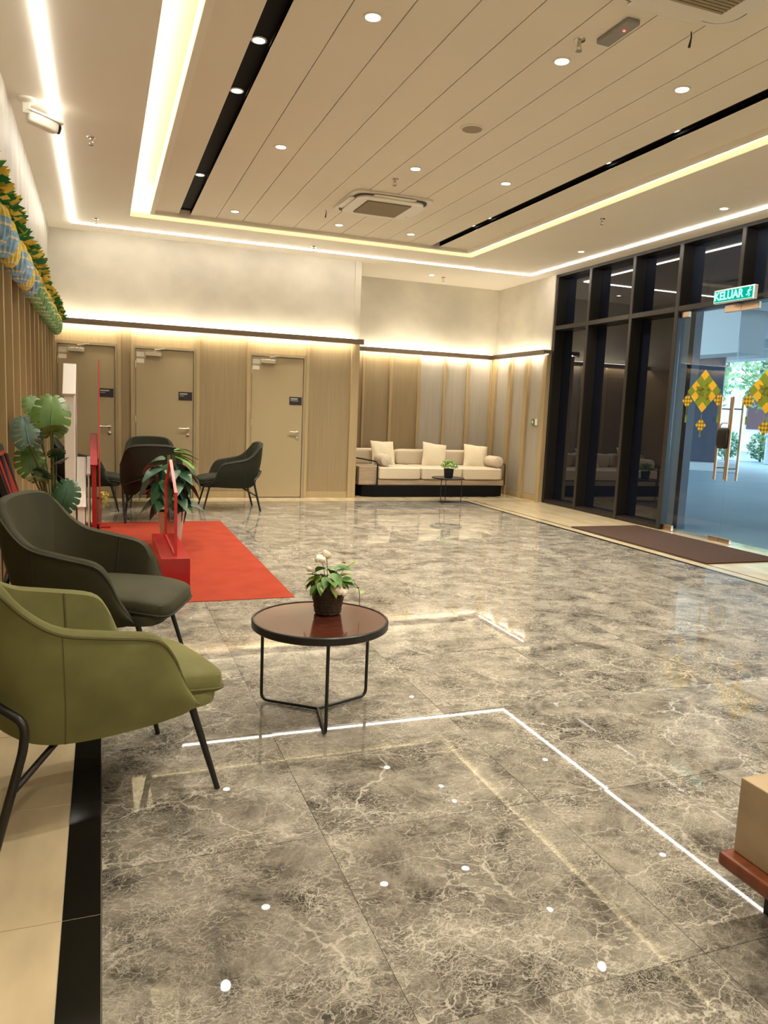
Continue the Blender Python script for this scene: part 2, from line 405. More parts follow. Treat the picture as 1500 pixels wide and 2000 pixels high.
# hidden LED tapes lying on the soffit edge, shining up into the cove
tag(box('cove_led_tape', SX0-.10, SX0-.07, SY0, SY1, H+.06, H+.07, 'led_cove'), 'glowing LED cove on the left side of the raised ceiling', 'light', 'LED coves')
tag(box('cove_led_tape', SX1+.07, SX1+.10, SY0, SY1, H+.06, H+.07, 'led_cove'), 'glowing LED cove on the window side of the raised ceiling', 'light', 'LED coves')
tag(box('cove_led_tape', SX0, SX1, SY1+.07, SY1+.10, H+.06, H+.07, 'led_cove'), 'thin LED cove at the far end of the raised ceiling', 'light', 'LED coves')

# ---- downlights
def downlight(x, y, z, label, group, r=.045, watt=SPOT, size=110):
    t = thing('downlight', label, 'light', (x, y, z), 0, group)
    MB().lathe([(r+.012, 0), (r+.012, -.005), (r, -.007), (r-.004, -.002), (r-.004, 0)], 24).build('trim_ring', 'white_plastic', t, smooth=True)
    MB().lathe([(.0001, -.004), (r-.004, -.004), (r-.004, -.001), (.0001, -.001)], 24, cap=False).build('lens', 'lamp_lens', t)
    l = bpy.data.lights.new('lamp', 'SPOT'); l.energy = watt; l.color = (1, .91, .74); l.spot_size = math.radians(size); l.spot_blend = .8; l.shadow_soft_size = .04
    o = bpy.data.objects.new('lamp', l); COL.objects.link(o); o.parent = t; o.location = (0, 0, -.03)
    return t
k = 1.0274
rows = {4.34: 'nearest the camera', 6.69: 'in the middle row', 9.07: 'in the far row'}
colsn = {1.444: 'left', 2.685: 'middle', 3.616: 'right'}
for yy, rn in rows.items():
    for xx, cn in colsn.items():
        downlight(xx*k, yy*k, BZ, 'round white downlight in boarded ceiling, %s column, %s' % (cn, rn), 'downlights in the boarded ceiling')
for yy, rn in ((4.974, 'nearest of the three'), (5.795, 'second of the three'), (7.989, 'farthest of the three')):
    downlight(.9535, yy*k+.03, BZ+.052, 'downlight inside the left black ceiling slot, %s' % rn, 'downlights in the black slots', r=.04)
for yy, rn in ((5.014, 'nearest'), (5.862, 'second'), (8.052, 'third'), (8.453, 'farthest')):
    downlight(4.271, yy*k+.03, BZ+.052, 'downlight inside the right black ceiling slot, %s of four' % rn, 'downlights in the black slots', r=.04)
downlight(5.97, 6.38, H, 'small downlight in lower ceiling above the glass door', 'downlights in the lower ceiling', r=.04)
downlight(5.945, 8.82, H, 'small downlight in lower ceiling before the dark glazing', 'downlights in the lower ceiling', r=.04)
downlight(4.97, 11.49, H, 'small downlight in lower ceiling right above the sofa', 'downlights in the lower ceiling', r=.04, watt=14)
# ceiling lamps of the part of the tray behind the photographer
for xx, cn in colsn.items(): downlight(xx*k, 2.0*k, BZ, 'round downlight in boarded ceiling overhead, %s column' % cn, 'downlights in the boarded ceiling')

for xx, cn in ((.6, 'left end'), (2.2, 'second from left'), (3.8, 'third from left'), (5.4, 'right end')):  # unseen row added as frontal fill for the armchair's camera-facing side
    downlight(xx, -1.3, H, 'added fill downlight in lower ceiling behind the photographer, %s of row' % cn, 'added fill downlights behind the photographer', watt=60, size=130)

# ================================================================ WALLS
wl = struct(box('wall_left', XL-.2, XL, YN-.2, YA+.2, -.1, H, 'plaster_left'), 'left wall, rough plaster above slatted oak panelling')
wn = struct(box('wall_near', XL-.2, 6.95, YN-.2, YN, -.1, H, 'plaster'), 'plain plaster wall behind the photographer')
wb = struct(box('wall_back', XL, XA-.10, YB, YB+.25, 0, H, 'plaster'), 'back wall with three doors and oak panelling below plaster')
wa = struct(box('wall_alcove', XA-.10, 6.95, YA, YA+.2, 0, H, 'plaster'), 'plaster and panelled wall behind the sofa')
wr = struct(box('wall_right', XR-.02, 6.95, 10.42, YA, 0, H, 'plaster'), 'short plaster wall between sofa corner and dark glazing')
box('return_panel', XA-.10, XA-.005, YB-.02, YA, 0, H, 'plaster', wb)
PT, PB = 2.325, .10   # panel top, base height
# --- left wall: base, flat panels and projecting fins
struct(box('baseboard_left', XL, XL+.03, YN, 11.03, 0, PB, 'oak'), 'oak baseboard along the slatted left wall')
yy = YN; n = 0
while yy < 10.95:
    e = min(yy+.47, 11.03)
    box('wall_panel', XL, XL+.018, yy+.03, e-.03, PB, PT, 'oak_panel', wl)
    box('fin', XL, XL+.062, e-.03, e+.0, PB, PT, 'oak', wl, .003)
    yy = e
# --- back wall
fin_x = [(.205, .245), (.374, .414), (1.250, 1.295), (1.965, 2.01), (2.838, 2.885), (3.535, 3.66)]
for a, b in fin_x: box('pilaster', a, b, YB-.055, YB, 0, PT, 'oak', wb, .003)
for a, b in ((.245, .374), (1.295, 1.965), (2.885, 3.535)):
    box('wall_panel', a, b, YB-.02, YB, PB, PT, 'oak_panel', wb)
    box('panel_base', a, b, YB-.026, YB, 0, PB-.003, 'oak', wb)
DOORS = [(-.57, .205, .0), (.414, 1.250, .0), (2.01, 2.838, .0)]
for a, b, _ in DOORS: box('over_door_panel', a, b, YB-.03, YB, 2.105, PT, 'oak', wb)
# cornices
def cornice(n, pts, label):
    """pts: x0,x1,y0,y1 footprint"""
    x0, x1, y0, y1 = pts
    mb = MB(); mb.box(x0, x1, y0, y1, PT+.022, PT+.072)
    if n in (1, 2): mb.box(x0, x1, y0, y0+.018, PT-.004, PT+.022)
    if n == 3: mb.box(x0, x0+.018, y0, y1, PT-.004, PT+.022)
    return struct(mb.build('trim_%d' % n, 'oak_cornice', None, .004), label)
CD = .15
cornice(1, (XL, XA+.03, YB-CD, YB), 'dark oak cornice ledge above the three doors')
cornice(2, (XA, 6.60, YA-CD, YA), 'dark oak cornice ledge above the sofa')
cornice(3, (XR-.02-CD, XR-.02, 10.38, YA-CD), 'dark oak cornice ledge on the short right wall')
cornice(4, (XL, XL+.09, YN, YB-CD), 'dark oak cornice ledge along the left wall')
def tape(name, a, label, mt):
    return tag(box(name, *a, mt), label, 'light', 'LED tapes on the cornices')
z1 = PT+.072
tape('uplight_led_tape', (XL+.02, XA-.06, YB-.10, YB-.085, z1, z1+.006), 'bright LED tape on cornice washing the wall above the doors', 'led_up')
tape('uplight_led_tape', (XA+.06, 6.50, YA-.10, YA-.085, z1, z1+.006), 'bright LED tape on cornice washing the wall above the sofa', 'led_up')
tape('uplight_led_tape', (XR-.12, XR-.105, 10.46, YA-.14, z1, z1+.006), 'bright LED tape on cornice washing the short right wall', 'led_up')
tape('downlight_led_tape', (XL+.05, XA-.13, YB-.105, YB-.085, PT+.014, PT+.022), 'thin LED tape under the cornice above the doors', 'led_down')
tape('downlight_led_tape', (XA+.05, 6.46, YA-.105, YA-.085, PT+.014, PT+.022), 'thin LED tape under the cornice above the sofa', 'led_down')
tape('downlight_led_tape', (XR-.125, XR-.105, 10.50, YA-.16, PT+.014, PT+.022), 'thin LED tape under the cornice of the short right wall', 'led_down')
for (x0, x1, y0, y1), par in (((XL, XA, YB-.03, YB), wb), ((XA, 6.6, YA-.03, YA), wa), ((XR-.05, XR-.02, 10.42, YA), wr)):
    box('top_rail', x0, x1, y0, y1, PT, PT+.022, 'oak_cornice', par)
# --- alcove panels
af = [(3.66, 3.80), (4.10, 4.135), (4.585, 4.635), (5.105, 5.15), (5.595, 5.643), (6.035, 6.09), (6.50, 6.60)]
for a, b in af: box('pilaster', a, b, YA-.06, YA, 0, PT, 'oak', wa, .003)
for i in range(len(af)-1):
    box('wall_panel', af[i][1], af[i+1][0], YA-.02, YA, PB, PT, 'oak_panel' if i < 3 else 'grey_laminate', wa)
    box('panel_base', af[i][1], af[i+1][0], YA-.026, YA, 0, PB-.003, 'oak', wa)
rf = [(12.06, 12.16), (11.50, 11.60), (10.96, 11.06), (10.40, 10.50)]
for a, b in rf: box('pilaster', XR-.09, XR-.02, a, b, 0, PT, 'oak', wr, .003)
for i in range(3):
    box('wall_panel', XR-.04, XR-.02, rf[i+1][1], rf[i][0], PB, PT, 'grey_laminate', wr)
    box('panel_base', XR-.046, XR-.02, rf[i+1][1], rf[i][0], 0, PB-.003, 'oak', wr)
# alcove left return, oak clad
box('return_cladding', XA-.005, XA+.006, YB, YA, 0, PT, 'oak', wb)

# --- doors
def door(n, x0, x1, leftmost, label):
    d = struct(bpy.data.objects.new('door_%d' % n, None), label); COL.objects.link(d); d.location = (x0, YB, 0)
    w = x1-x0
    fr = MB(); t = .035
    fr.box(w-t, w, -.05, 0, 0, 2.10); fr.box(0, w-t, -.05, 0, 2.065, 2.10)
    fr.box(0, t*.6, -.05, 0, 0, 2.065)
    fr.build('door_frame', 'frame_paint', d, .002)
    l = box('door_leaf', t*.6+.006, w-t-.006, -.032, 0, .012, 2.059, 'door_paint', d)
    sh = MB(); sh.box(t*.6, t*.6+.006, -.012, 0, .012, 2.064); sh.box(w-t-.006, w-t, -.012, 0, .012, 2.064); sh.box(t*.6, w-t, -.012, 0, 2.059, 2.065)
    sh.build('shadow_gap', 'gap_dark', d)
    hx = w-.11
    hd = MB(); hd.lathe([(.024, 0), (.024, .008), (.010, .010), (.010, .045)], 16)
    hd.v = [(hx+p[0], -.032-p[2], .985+p[1]) for p in hd.v]
    hd.tube([(hx+.006, -.075, .985), (hx-.06, -.078, .985), (hx-.125, -.075, .985)], .010, 10)
    hd.build('handle', 'steel', d, smooth=True)
    kk = MB(); kk.lathe([(.024, 0), (.024, .009), (.019, .012)], 16); kk.v = [(hx+p[0], -.032-p[2], .895+p[1]) for p in kk.v]; kk.build('lock', 'steel', d, smooth=True)
    cl = MB(); cl.box(.14, .36, -.085, -.032, 1.965, 2.02); cb = cl.build('door_closer', 'steel', d, .006)
    ar = MB(); ar.tube([(.27, -.06, 2.03), (.27, -.10, 2.05), (.40, -.06, 2.075)], .008, 8); ar.box(.26, .28, -.07, -.05, 2.02, 2.04); ar.box(.36, .42, -.065, -.045, 2.066, 2.084); ar.build('closer_arm', 'steel', cb)
    box('label_sticker', .035, .135, -.0335, -.032, 1.87, 1.925, 'label_paper', d); box('label_sticker', .035, .16, -.0335, -.032, 1.955, 2.02, 'label_paper', d)
    sg = box('sign_plate', hx-.13, hx+.055, -.040, -.032, 1.385, 1.50, 'sign_dark', d, .002)
    mb = MB(); mb.box(hx-.115, hx-.01 if n > 1 else hx+.0, -.0412, -.040, 1.462, 1.480); mb.box(hx-.115, hx-.05 if n != 3 else hx+.0, -.0412, -.040, 1.440, 1.447)
    mb.build('sign_lines', 'sign_letter', sg)
    hg = MB()
    for z in (.25, 1.05, 1.80): hg.box(t*.6-.004, t*.6+.008, -.056, -.04, z, z+.10)
    hg.build('hinge', 'steel', d)
    return d
door(1, DOORS[0][0], DOORS[0][1], True, 'beige door nearest the slatted left wall')
door(2, DOORS[1][0], DOORS[1][1], False, 'beige door in the middle, behind the dark armchairs')
door(3, DOORS[2][0], DOORS[2][1], False, 'beige door nearest the sofa')

# ================================================================ GLAZED WALL
def glazing():
    D = .20
    my = [(10.36, 10.42), (9.50, 9.56), (8.535, 8.595), (7.655, 7.725), (6.70, 6.76), (5.70, 5.77), (4.8, 4.86), (3.8, 3.86), (2.8, 2.86), (1.8, 1.86)]
    z0, zt0, zt1, z1 = 0, 2.70, 2.765, 3.50
    w = struct(bpy.data.objects.new('window_1', None), 'black framed floor to ceiling glazing of the entrance wall'); COL.objects.link(w)
    for i, (a, b) in enumerate(my):
        low = zt1 if i == 4 else 0
        box('mullion', XR, XR+D, a, b, low, z1, 'bronze_frame', w, .002)
        box('mullion_cap', XR-.006, XR, a+.004, b-.004, low, z1, 'frame_edge', w)
    box('head_rail', XR, XR+D, YN, 10.42, z1, H, 'bronze_frame', w)
    box('head_cap', XR-.006, XR, YN, 10.42, z1, H, 'bronze_frame', w)
    for i in range(len(my)-1):
        b, a = my[i][0], my[i+1][1]
        box('transom', XR, XR+D, a, b, zt0, zt1, 'bronze_frame', w); box('transom_cap', XR-.006, XR, a, b, zt0+.004, zt1-.004, 'frame_edge', w)
        isdoor = i in (3, 4)
        box('pane', XR+.16, XR+.172, a, b, zt1, z1, 'dark_glass' if i < 3 else 'blue_glass', w)
        if not isdoor:
            box('sill_rail', XR, XR+D, a, b, 0, .055, 'bronze_frame', w)
            box('pane', XR+.16, XR+.172, a, b, .055, zt0, 'dark_glass', w)
    box('end_wall', XR, 6.95, YN, 1.8, 0, H, 'plaster', w)
glazing()
# glass door, two leaves
GX = XR+.045
def gdoor(n, y0, y1, label):
    d = struct(bpy.data.objects.new('door_%d' % n, None), label); COL.objects.link(d); d.location = (GX, (y0+y1)/2, 0)
    h = (y1-y0)/2
    box('pane', 0, .012, -h, h, .02, 2.685, 'clear_glass', d)
    s = 1 if n == 4 else -1        # jamb side
    box('patch_fitting', -.012, .024, s*h, s*(h-.16), .006, .075, 'brass_steel', d, .003); box('patch_fitting', -.012, .024, -s*h, -s*(h-.16), .006, .060, 'brass_steel', d, .003)
    box('patch_fitting', -.012, .024, s*h, s*(h-.13), 2.625, 2.692, 'brass_steel', d, .003); box('patch_fitting', -.012, .024, -s*h, -s*(h-.24), 2.615, 2.692, 'brass_steel', d, .003)
    hy = -s*(h-.085)
    for sx, nm in ((-.075, 'pull_handle'), (.075, 'pull_handle')):
        mb = MB(); mb.tube([(sx, hy, .725), (sx, hy, 1.665)], .015, 12)
        for z in (.86, 1.53): mb.tube([(sx, hy, z), (0, hy, z)], .008, 8)
        mb.build(nm, 'brass_steel', d, smooth=True)
    return d
gdoor(4, 6.712, 7.648, 'clear glass door leaf next to the dark glazing')
gdoor(5, 5.772, 6.708, 'clear glass door leaf cut by the picture edge')
t = thing('door_lock', 'black padlock box clamped between the glass door handles', 'lock', (GX-.075, 6.71, 1.20))
MB().pad(-.045, .035, -.075, .075, -.12, .12, .4, .35).build('body', 'black_metal', t, smooth=True)
MB().tube(bend([(0, -.06, .10), (0, -.06, .17), (0, .06, .17), (0, .06, .10)], .05), .008, 8).build('shackle', 'steel', t, smooth=True)

# ================================================================ EXIT SIGN
t = thing('exit_sign', 'lit green KELUAR exit sign above the glass door', 'sign', (6.50, 6.66, 2.690))
box('housing', -.025, .025, -.285, .285, 0, .148, 'white_plastic', t, .004)
fc = box('face', -.028, -.025, -.275, .275, .010, .138, 'exit_green', t)
bd = MB(); bd.box(-.0295, -.028, -.275, .275, .010, .016); bd.box(-.0295, -.028, -.275, .275, .132, .138); bd.box(-.0295, -.028, -.275, -.269, .010, .138); bd.box(-.0295, -.028, .269, .275, .010, .138)
bd.build('border', 'exit_white', fc)
me = text_mesh('KELUAR', .125); me.materials.clear(); me.materials.append(MATS['exit_white'])
lt = inst('lettering', me, fc, (-.0295, .065, .074), (PI/2, 0, -PI/2), (.90, 1, 1))
mb = MB()   # running figure
def lim(pts, r): mb.tube([(-.030, -p[0], p[1]) for p in pts], r, 6)
mb.lathe([(.0001, -.010), (.007, -.007), (.010, 0), (.007, .007), (.0001, .010)], 10, (-.030, -.232, .117))
lim([(.226, .105), (.212, .070)], .009); lim([(.212, .070), (.228, .052), (.220, .028)], .006); lim([(.212, .070), (.197, .050), (.184, .048)], .006)
lim([(.224, .100), (.243, .088), (.252, .098)], .004); lim([(.224, .100), (.203, .094), (.196, .080)], .004)
mb.build('running_figure', 'exit_white', fc)
for yo in (-.2, .2): box('bracket', 0, .115, yo-.01, yo+.01, .12, .14, 'steel', t)

# call point on the short right wall
t = thing('break_glass_unit', 'small green and white exit release unit on grey panel', 'switch', (XR-.041, 10.74, 1.22))
box('green_box', -.030, 0, -.045, .045, 0, .10, 'leaf_green', t, .004); box('window', -.032, -.030, -.02, .02, .03, .07, 'label_paper', t)
box('white_switch', -.022, 0, -.115, -.05, .0, .10, 'white_plastic', t, .004)

# ================================================================ CEILING FITTINGS
def sprinkler(x, y, z, label):
    t = thing('sprinkler', label, 'sprinkler', (x, y, z), 0, 'ceiling sprinklers')
    MB().lathe([(.036, 0), (.034, -.006), (.014, -.010), (.010, -.030), (.012, -.034)], 16).build('escutcheon', 'steel', t, smooth=True)
    a = MB(); a.tube([(.010, 0, -.030), (.016, 0, -.045), (.004, 0, -.062)], .003, 6); a.tube([(-.010, 0, -.030), (-.016, 0, -.045), (-.004, 0, -.062)], .003, 6)
    a.build('frame_arms', 'steel', t)
    MB().lathe([(.005, -.060), (.020, -.062), (.020, -.065), (.005, -.066)], 12).build('deflector', 'grey_plastic', t)
for x, y, z, l in ((-.067, 7.217, H, 'ceiling sprinkler beside the wall camera'), (-.052, 10.30, H, 'ceiling sprinkler in the far left corner'), (2.733, 10.42, H, 'ceiling sprinkler above the door nearest the sofa'),
                   (5.168, 7.314, H, 'ceiling sprinkler between window cove and glazing'), (5.22, 11.58, H, 'ceiling sprinkler above the sofa'),
                   (2.701, 4.185, BZ, 'sprinkler in the boards beside the emergency light'), (2.702, 7.26, BZ, 'sprinkler in the boards beside the far air conditioner')):
    sprinkler(x, y, z, l)
t = thing('ceiling_speaker', 'flat round cream speaker in the boarded ceiling', 'speaker', (2.77, 5.735, BZ))
MB().lathe([(.095, 0), (.092, -.008), (.080, -.012)], 32).build('bezel', 'white_plastic', t, smooth=True); MB().lathe([(.079, -.010), (.078, -.0135), (.001, -.0145)], 32).build('mesh_cover', 'grille', t, smooth=True)
def aircon(x, y, label):
    t = thing('air_conditioner', label, 'air conditioner', (x, y, BZ), 0, 'ceiling cassette air conditioners')
    def rr(hw, r, n=6):
        o = []
        for cx, cy, a0 in ((hw-r, hw-r, 0), (-hw+r, hw-r, PI/2), (-hw+r, -hw+r, PI), (hw-r, -hw+r, 1.5*PI)):
            for q in range(n+1): a = a0+q*PI/2/n; o.append((cx+r*math.cos(a), cy+r*math.sin(a)))
        return o
    MB().poly(rr(.45, .10), 'z', -.022, 0).build('surround', 'white_plastic', t, .006)
    MB().poly(rr(.405, .12), 'z', -.030, -.022).build('louvre_gap', 'grille_dark', t)
    MB().poly(rr(.375, .11), 'z', -.048, -.022).build('front_panel', 'white_plastic', t, .005)
    g_ = box('intake_grille', -.25, .25, -.25, .25, -.052, -.046, 'grille_dark', t)
    for q in range(20): box('grille_slat', -.245, .245, -.245+q*.0257, -.245+q*.0257+.017, -.060, -.050, 'grille', g_)
    for q in range(4):
        a = q*PI/2; f = MB().pad(.378, .448, -.24, .24, -.038, -.028, .6, .4).build('air_flap', 'white_plastic', t, smooth=True); f.rotation_euler = (0, 0, a)
aircon(2.905, 8.18, 'square cassette air conditioner far down the boarded ceiling')
aircon(2.905, 3.26, 'square cassette air conditioner cut by the top picture edge')
t = thing('emergency_light', 'slim grey emergency light with red indicator on the ceiling', 'light', (2.83, 3.99, BZ))
box('body', -.045, .045, -.145, .145, -.030, 0, 'grey_plastic', t, .008); MB().lathe([(.008, -.030), (.008, -.034), (.001, -.035)], 12, (0, -.06, 0)).build('indicator', 'red_led', t)
for nm, x, y, l in (('cable_stub', 2.42, 8.72, 'short dark cable end hanging beside the far air conditioner'), ('cable_stub', 3.22, 3.83, 'short dark cable end hanging beside the near air conditioner')):
    o = MB().tube([(0, 0, 0), (.004, 0, -.03), (-.004, .002, -.085)], [.003, .004, .008], 8).build(nm, 'black_metal', None, smooth=True); o.location = (x, y, BZ); tag(o, l, 'cable')
# CCTV camera
t = thing('security_camera', 'white bullet security camera hanging from the left ceiling edge', 'camera', (-.505, 6.55, H))
MB().lathe([(.068, 0), (.068, -.016), (.055, -.028), (.03, -.032)], 28).build('base_plate', 'white_plastic', t, smooth=True)
MB().box(-.028, .022, -.02, .02, -.105, -.028).tube([(0, 0, -.08), (.03, .015, -.11), (.05, .03, -.115)], .016, 10).build('bracket', 'white_plastic', t, .003)
bdy = MB().pad(-.03, .20, -.043, .043, -.045, .038, .35, .4).build('camera_body', 'white_plastic', t, smooth=True); bdy.location = (.025, .02, -.118); bdy.rotation_euler = (0, .16, .42)
MB().pad(-.04, .225, -.052, .052, .030, .048, .3, .3).build('sun_shield', 'white_plastic', bdy, smooth=True)
ln = MB().lathe([(.001, .0), (.028, .0), (.030, -.012)], 16).build('lens', 'black_metal', bdy); ln.rotation_euler = (0, PI/2, 0); ln.location = (.216, 0, -.004); ln.scale = (1.15, 1.15, 1.6)

# ================================================================ ARMCHAIRS
def make_chair(label, vel, pip):
    t = thing('armchair', label, 'chair', group='velvet tub armchairs')
    half = [((.285, .275, .325), (.275, .290, .352)), ((.245, .292, .315), (.228, .312, .435)), ((.18, .298, .308), (.185, .325, .535)), ((.10, .302, .303), (.125, .332, .600)), ((-.02, .298, .298), (-.02, .338, .632)),
            ((-.14, .275, .295), (-.16, .332, .662)), ((-.225, .235, .302), (-.245, .318, .715)), ((-.28, .185, .325), (-.320, .292, .795)), ((-.315, .11, .345), (-.375, .235, .848)), ((-.325, .04, .350), (-.400, .10, .868))]
    st = half+[((b[0], -b[1], b[2]), (q[0], -q[1], q[2])) for b, q in reversed(half)]
    B = catmull([Vector(s[0]) for s in st], 4); T = catmull([Vector(s[1]) for s in st], 4); n = len(B)
    th = .050; rows = []
    for i in range(n):
        tg = (T[min(i+1, n-1)]-T[max(i-1, 0)]); tg.z = 0; tg.normalize(); nin = Vector((tg.y, -tg.x, 0)) * -1
        c = Vector((0, 0, 0)); 
        if nin.dot(Vector((-.02, 0, 0))-Vector((T[i].x if T[i].x < 0 else 0, T[i].y, 0))) < 0: nin = -nin
        col = []
        for q in range(7):
            s = q/6; p = B[i].lerp(T[i], s)-nin*(.022*math.sin(PI*s)); col.append(p)
        ti = T[i]+nin*th
        col.append(T[i]+nin*.010+Vector((0, 0, .010))); col.append(T[i]+nin*(th*.5)+Vector((0, 0, .015))); col.append(ti+Vector((0, 0, .004)))
        zb = .33; den = max(T[i].z-B[i].z, .01); s0 = (zb-B[i].z)/den
        bi = B[i].lerp(T[i], max(0, min(.6, s0)))+nin*(th+.02); bi.z = zb
        for q in (1, 2, 3, 4): col.append(ti.lerp(bi, q/4)+nin*(.010*math.sin(PI*q/4)))
        rows.append(col)
    m_ = len(rows[0]); mb = MB(); vs = [p for c in rows for p in c]; fs = []
    for i in range(n-1):
        for q in range(m_-1): a = i*m_+q; fs.append((a, a+m_, a+m_+1, a+1))
    fs.append(tuple(range(m_))); fs.append(tuple((n-1)*m_+q for q in reversed(range(m_))))
    mb.add(vs, fs)
    o = len(mb.v); bot = [B[i] for i in range(n)]; mb.v.append((0, 0, .292))
    for i in range(n-1): mb.f.append((i*m_, (i+1)*m_, o)); mb.mi.append(0)
    mb.f.append(((n-1)*m_, 0, o)); mb.mi.append(0)
    sh = mb.build('shell', vel, t, smooth=True, merge=True)
    # piping along the outer rim and seam lines on the flanks
    MB().tube([rows[i][6]+Vector((0, 0, -.004)) for i in range(n)], .006, 6).build('piping', pip, sh, smooth=True)
    for sd in (20, n-21):
        MB().tube([rows[sd][q]-Vector((0, 0, 0)) for q in range(0, 7)], .0022, 5).build('seam', pip, sh)
    for sd in (15, n-16):
        MB().tube([rows[sd][q] for q in range(9, 13)], .005, 6).build('seam', pip, sh)
    # seat base and cushion
    MB().pad(-.24, .395, -.272, .272, .298, .372, .40, .28).build('seat_base', vel, t, smooth=True)
    def crown(p):
        f = max(0, p.x-.12)/.28; q = Vector(p); q.z -= .030*f*f; q.z += .010*max(0, 1-(p.y/.27)**2)*(1 if p.z > .40 else 0); return q
    cu = MB().pad(-.26, .430, -.262, .262, .352, .452, .42, .30, 40, 14, crown).build('seat_cushion', vel, t, smooth=True)
    ed = []
    for q in range(41):
        a = -PI*.5+PI*q/40; sp = lambda w, e: math.copysign(abs(w)**e, w)
        ed.append(crown(Vector((.085+.347*sp(math.cos(a), .3), .264*sp(math.sin(a), .3), .386))))
    MB().tube(ed, .005, 6).build('piping', pip, cu, smooth=True)
    for s in (1, -1):
        MB().tube([(.285, s*.235, .325), (.372, s*.272, 0)], [.0135, .0095], 12).build('front_leg', 'black_metal', t, smooth=True)
        MB().tube(bend([(-.385, s*.10, .50), (-.335, s*.235, .455), (-.262, s*.312, .405), (-.268, s*.316, .33), (-.352, s*.292, 0)], .05), .0135, 12).build('rear_leg', 'black_metal', t, smooth=True)
        MB().tube([(-.302, s*.306, .195), (-.12, s*.20, .302)], .0105, 10).build('brace', 'black_metal', t, smooth=True)
    MB().tube([(-.385, -.105, .50), (-.388, 0, .502), (-.385, .105, .50)], .0135, 12).build('back_rail', 'black_metal', t, smooth=True)
    return t
ch = make_chair('light olive green velvet tub armchair nearest the camera', 'velvet_green', 'piping_green'); ch.location = (-.065, 2.70, 0); ch.rotation_euler = (0, 0, math.radians(18))
c2 = make_chair('dark green velvet tub armchair right behind the light green one', 'velvet_dark', 'piping_dark'); c2.location = (-.035, 3.93, 0); c2.rotation_euler = (0, 0, math.radians(-21))
c3 = make_chair('dark armchair in profile, standing before the door nearest the sofa', 'velvet_far', 'piping_dark'); c3.location = (1.555, 9.90, 0); c3.rotation_euler = (0, 0, PI)
for l, loc, r in (('dark armchair turned with its back to the camera, before the middle door', (.525, 9.06, 0), PI/2),
                  ('dark armchair facing the camera, mostly hidden behind another armchair', (.60, 10.36, 0), -PI/2),
                  ('dark armchair at the slatted wall, half hidden behind white house boards', (-.19, 9.98, 0), 0)):
    c = copy_tree(c3); c.location = loc; c.rotation_euler = (0, 0, r); c['label'] = l

# ================================================================ ROUND TABLES
def round_table(c, R, zt, legs, label, top, rim_h=.036):
    t = thing('coffee_table', label, 'table', (c[0], c[1], 0), 0, 'round tables on wire legs')
    MB().lathe([(R-.006, zt-rim_h), (R, zt-rim_h+.004), (R, zt-.004), (R-.004, zt), (R-.012, zt), (R-.012, zt-.004), (R-.012, zt-rim_h)], 72, cap=False).build('rim', 'black_metal', t, smooth=True)
    MB().lathe([(R-.012, zt-rim_h+.002), (R-.012, zt-.003), (.001, zt-.003), (.001, zt-rim_h+.002)], 72, cap=False).build('table_top', top, t)
    for lx, ly_ in legs:
        MB().tube(bend([(lx, ly_, zt-rim_h+.002), (lx, ly_, .010), (0, 0, .010)], .035), .0075 if R > .27 else .006, 10).build('leg', 'black_metal', t, smooth=True)
    return t
round_table((.900, 3.138), .302, .430, ((-.042, -.276), (-.222, .172), (.262, .100)), 'round brown coffee table on thin black wire legs beside green armchairs', 'table_wood')
round_table((4.945, 10.43), .25, .385, ((-.16, -.105), (.205, -.06), (.06, .20)), 'small round black side table standing before the sofa', 'black_metal', .02)

# ---- leaves
def leaf_mesh(name, L, Wd, mt, fold=.25, droop=.35, n=6):
    mb = MB(); vs = []; fs = []
    for i in range(n+1):
        s = i/n; w = Wd*.5*math.sin(PI*min(1, s*.96+.04)**.8)*(1 if i < n else 0); z = -droop*L*s*s
        vs += [(-w, L*s, z+fold*w), (0, L*s, z), (w, L*s, z+fold*w)]
    for i in range(n):
        a = i*3; fs += [(a, a+1, a+4, a+3), (a+1, a+2, a+5, a+4)]
    mb.add(vs, fs); o = mb.build(name, mt, smooth=True); me = o.data; bpy.data.objects.remove(o); return me
def monstera_mesh(name, L, Wd, mt, lobes=7, split=.55, droop=.3):
    mb = MB()
    def edge(s, f, side):
        a = math.radians(-48+105*s); w = Wd*.5*(math.sin(PI*(.12+.86*s))**.55)*(1-.18*s)
        base = Vector((0, L*(.06+.90*s), 0)); d = Vector((side*math.cos(a), math.sin(a), 0))
        p = base+d*w*f; r = (p-Vector((0, L*.4, 0))).length/L; p.z = -droop*L*(r*r)+.06*L*f*(1-f); return p
    for side in (-1, 1):
        for kq in range(lobes):
            s0, s1 = kq/lobes, (kq+1)/lobes; gp = .085/lobes
            rowsq = []
            for f, gg in ((0, 0), (split*.5, 0), (split, 0), (split+.05, gp), (.85, gp), (.96, gp*1.3), (1.0, gp*2.6)):
                rowsq.append([edge(s0+gg, f, side), edge((s0+s1)/2, f*1.02, side), edge(s1-gg, f, side)])
            vs = [p for r in rowsq for p in r]; fs = []
            for i in range(len(rowsq)-1):
                a = i*3; fs += [(a, a+1, a+4, a+3), (a+1, a+2, a+5, a+4)]
            mb.add(vs, fs)
    mb.tube([(0, -.02*L, 0), (0, L*.5, .004), (0, L*.97, -droop*L*.30)], [.008*L*2, .006*L*2, .002], 5)
    o = mb.build(name, mt, smooth=True, merge=True); me = o.data; bpy.data.objects.remove(o); return me

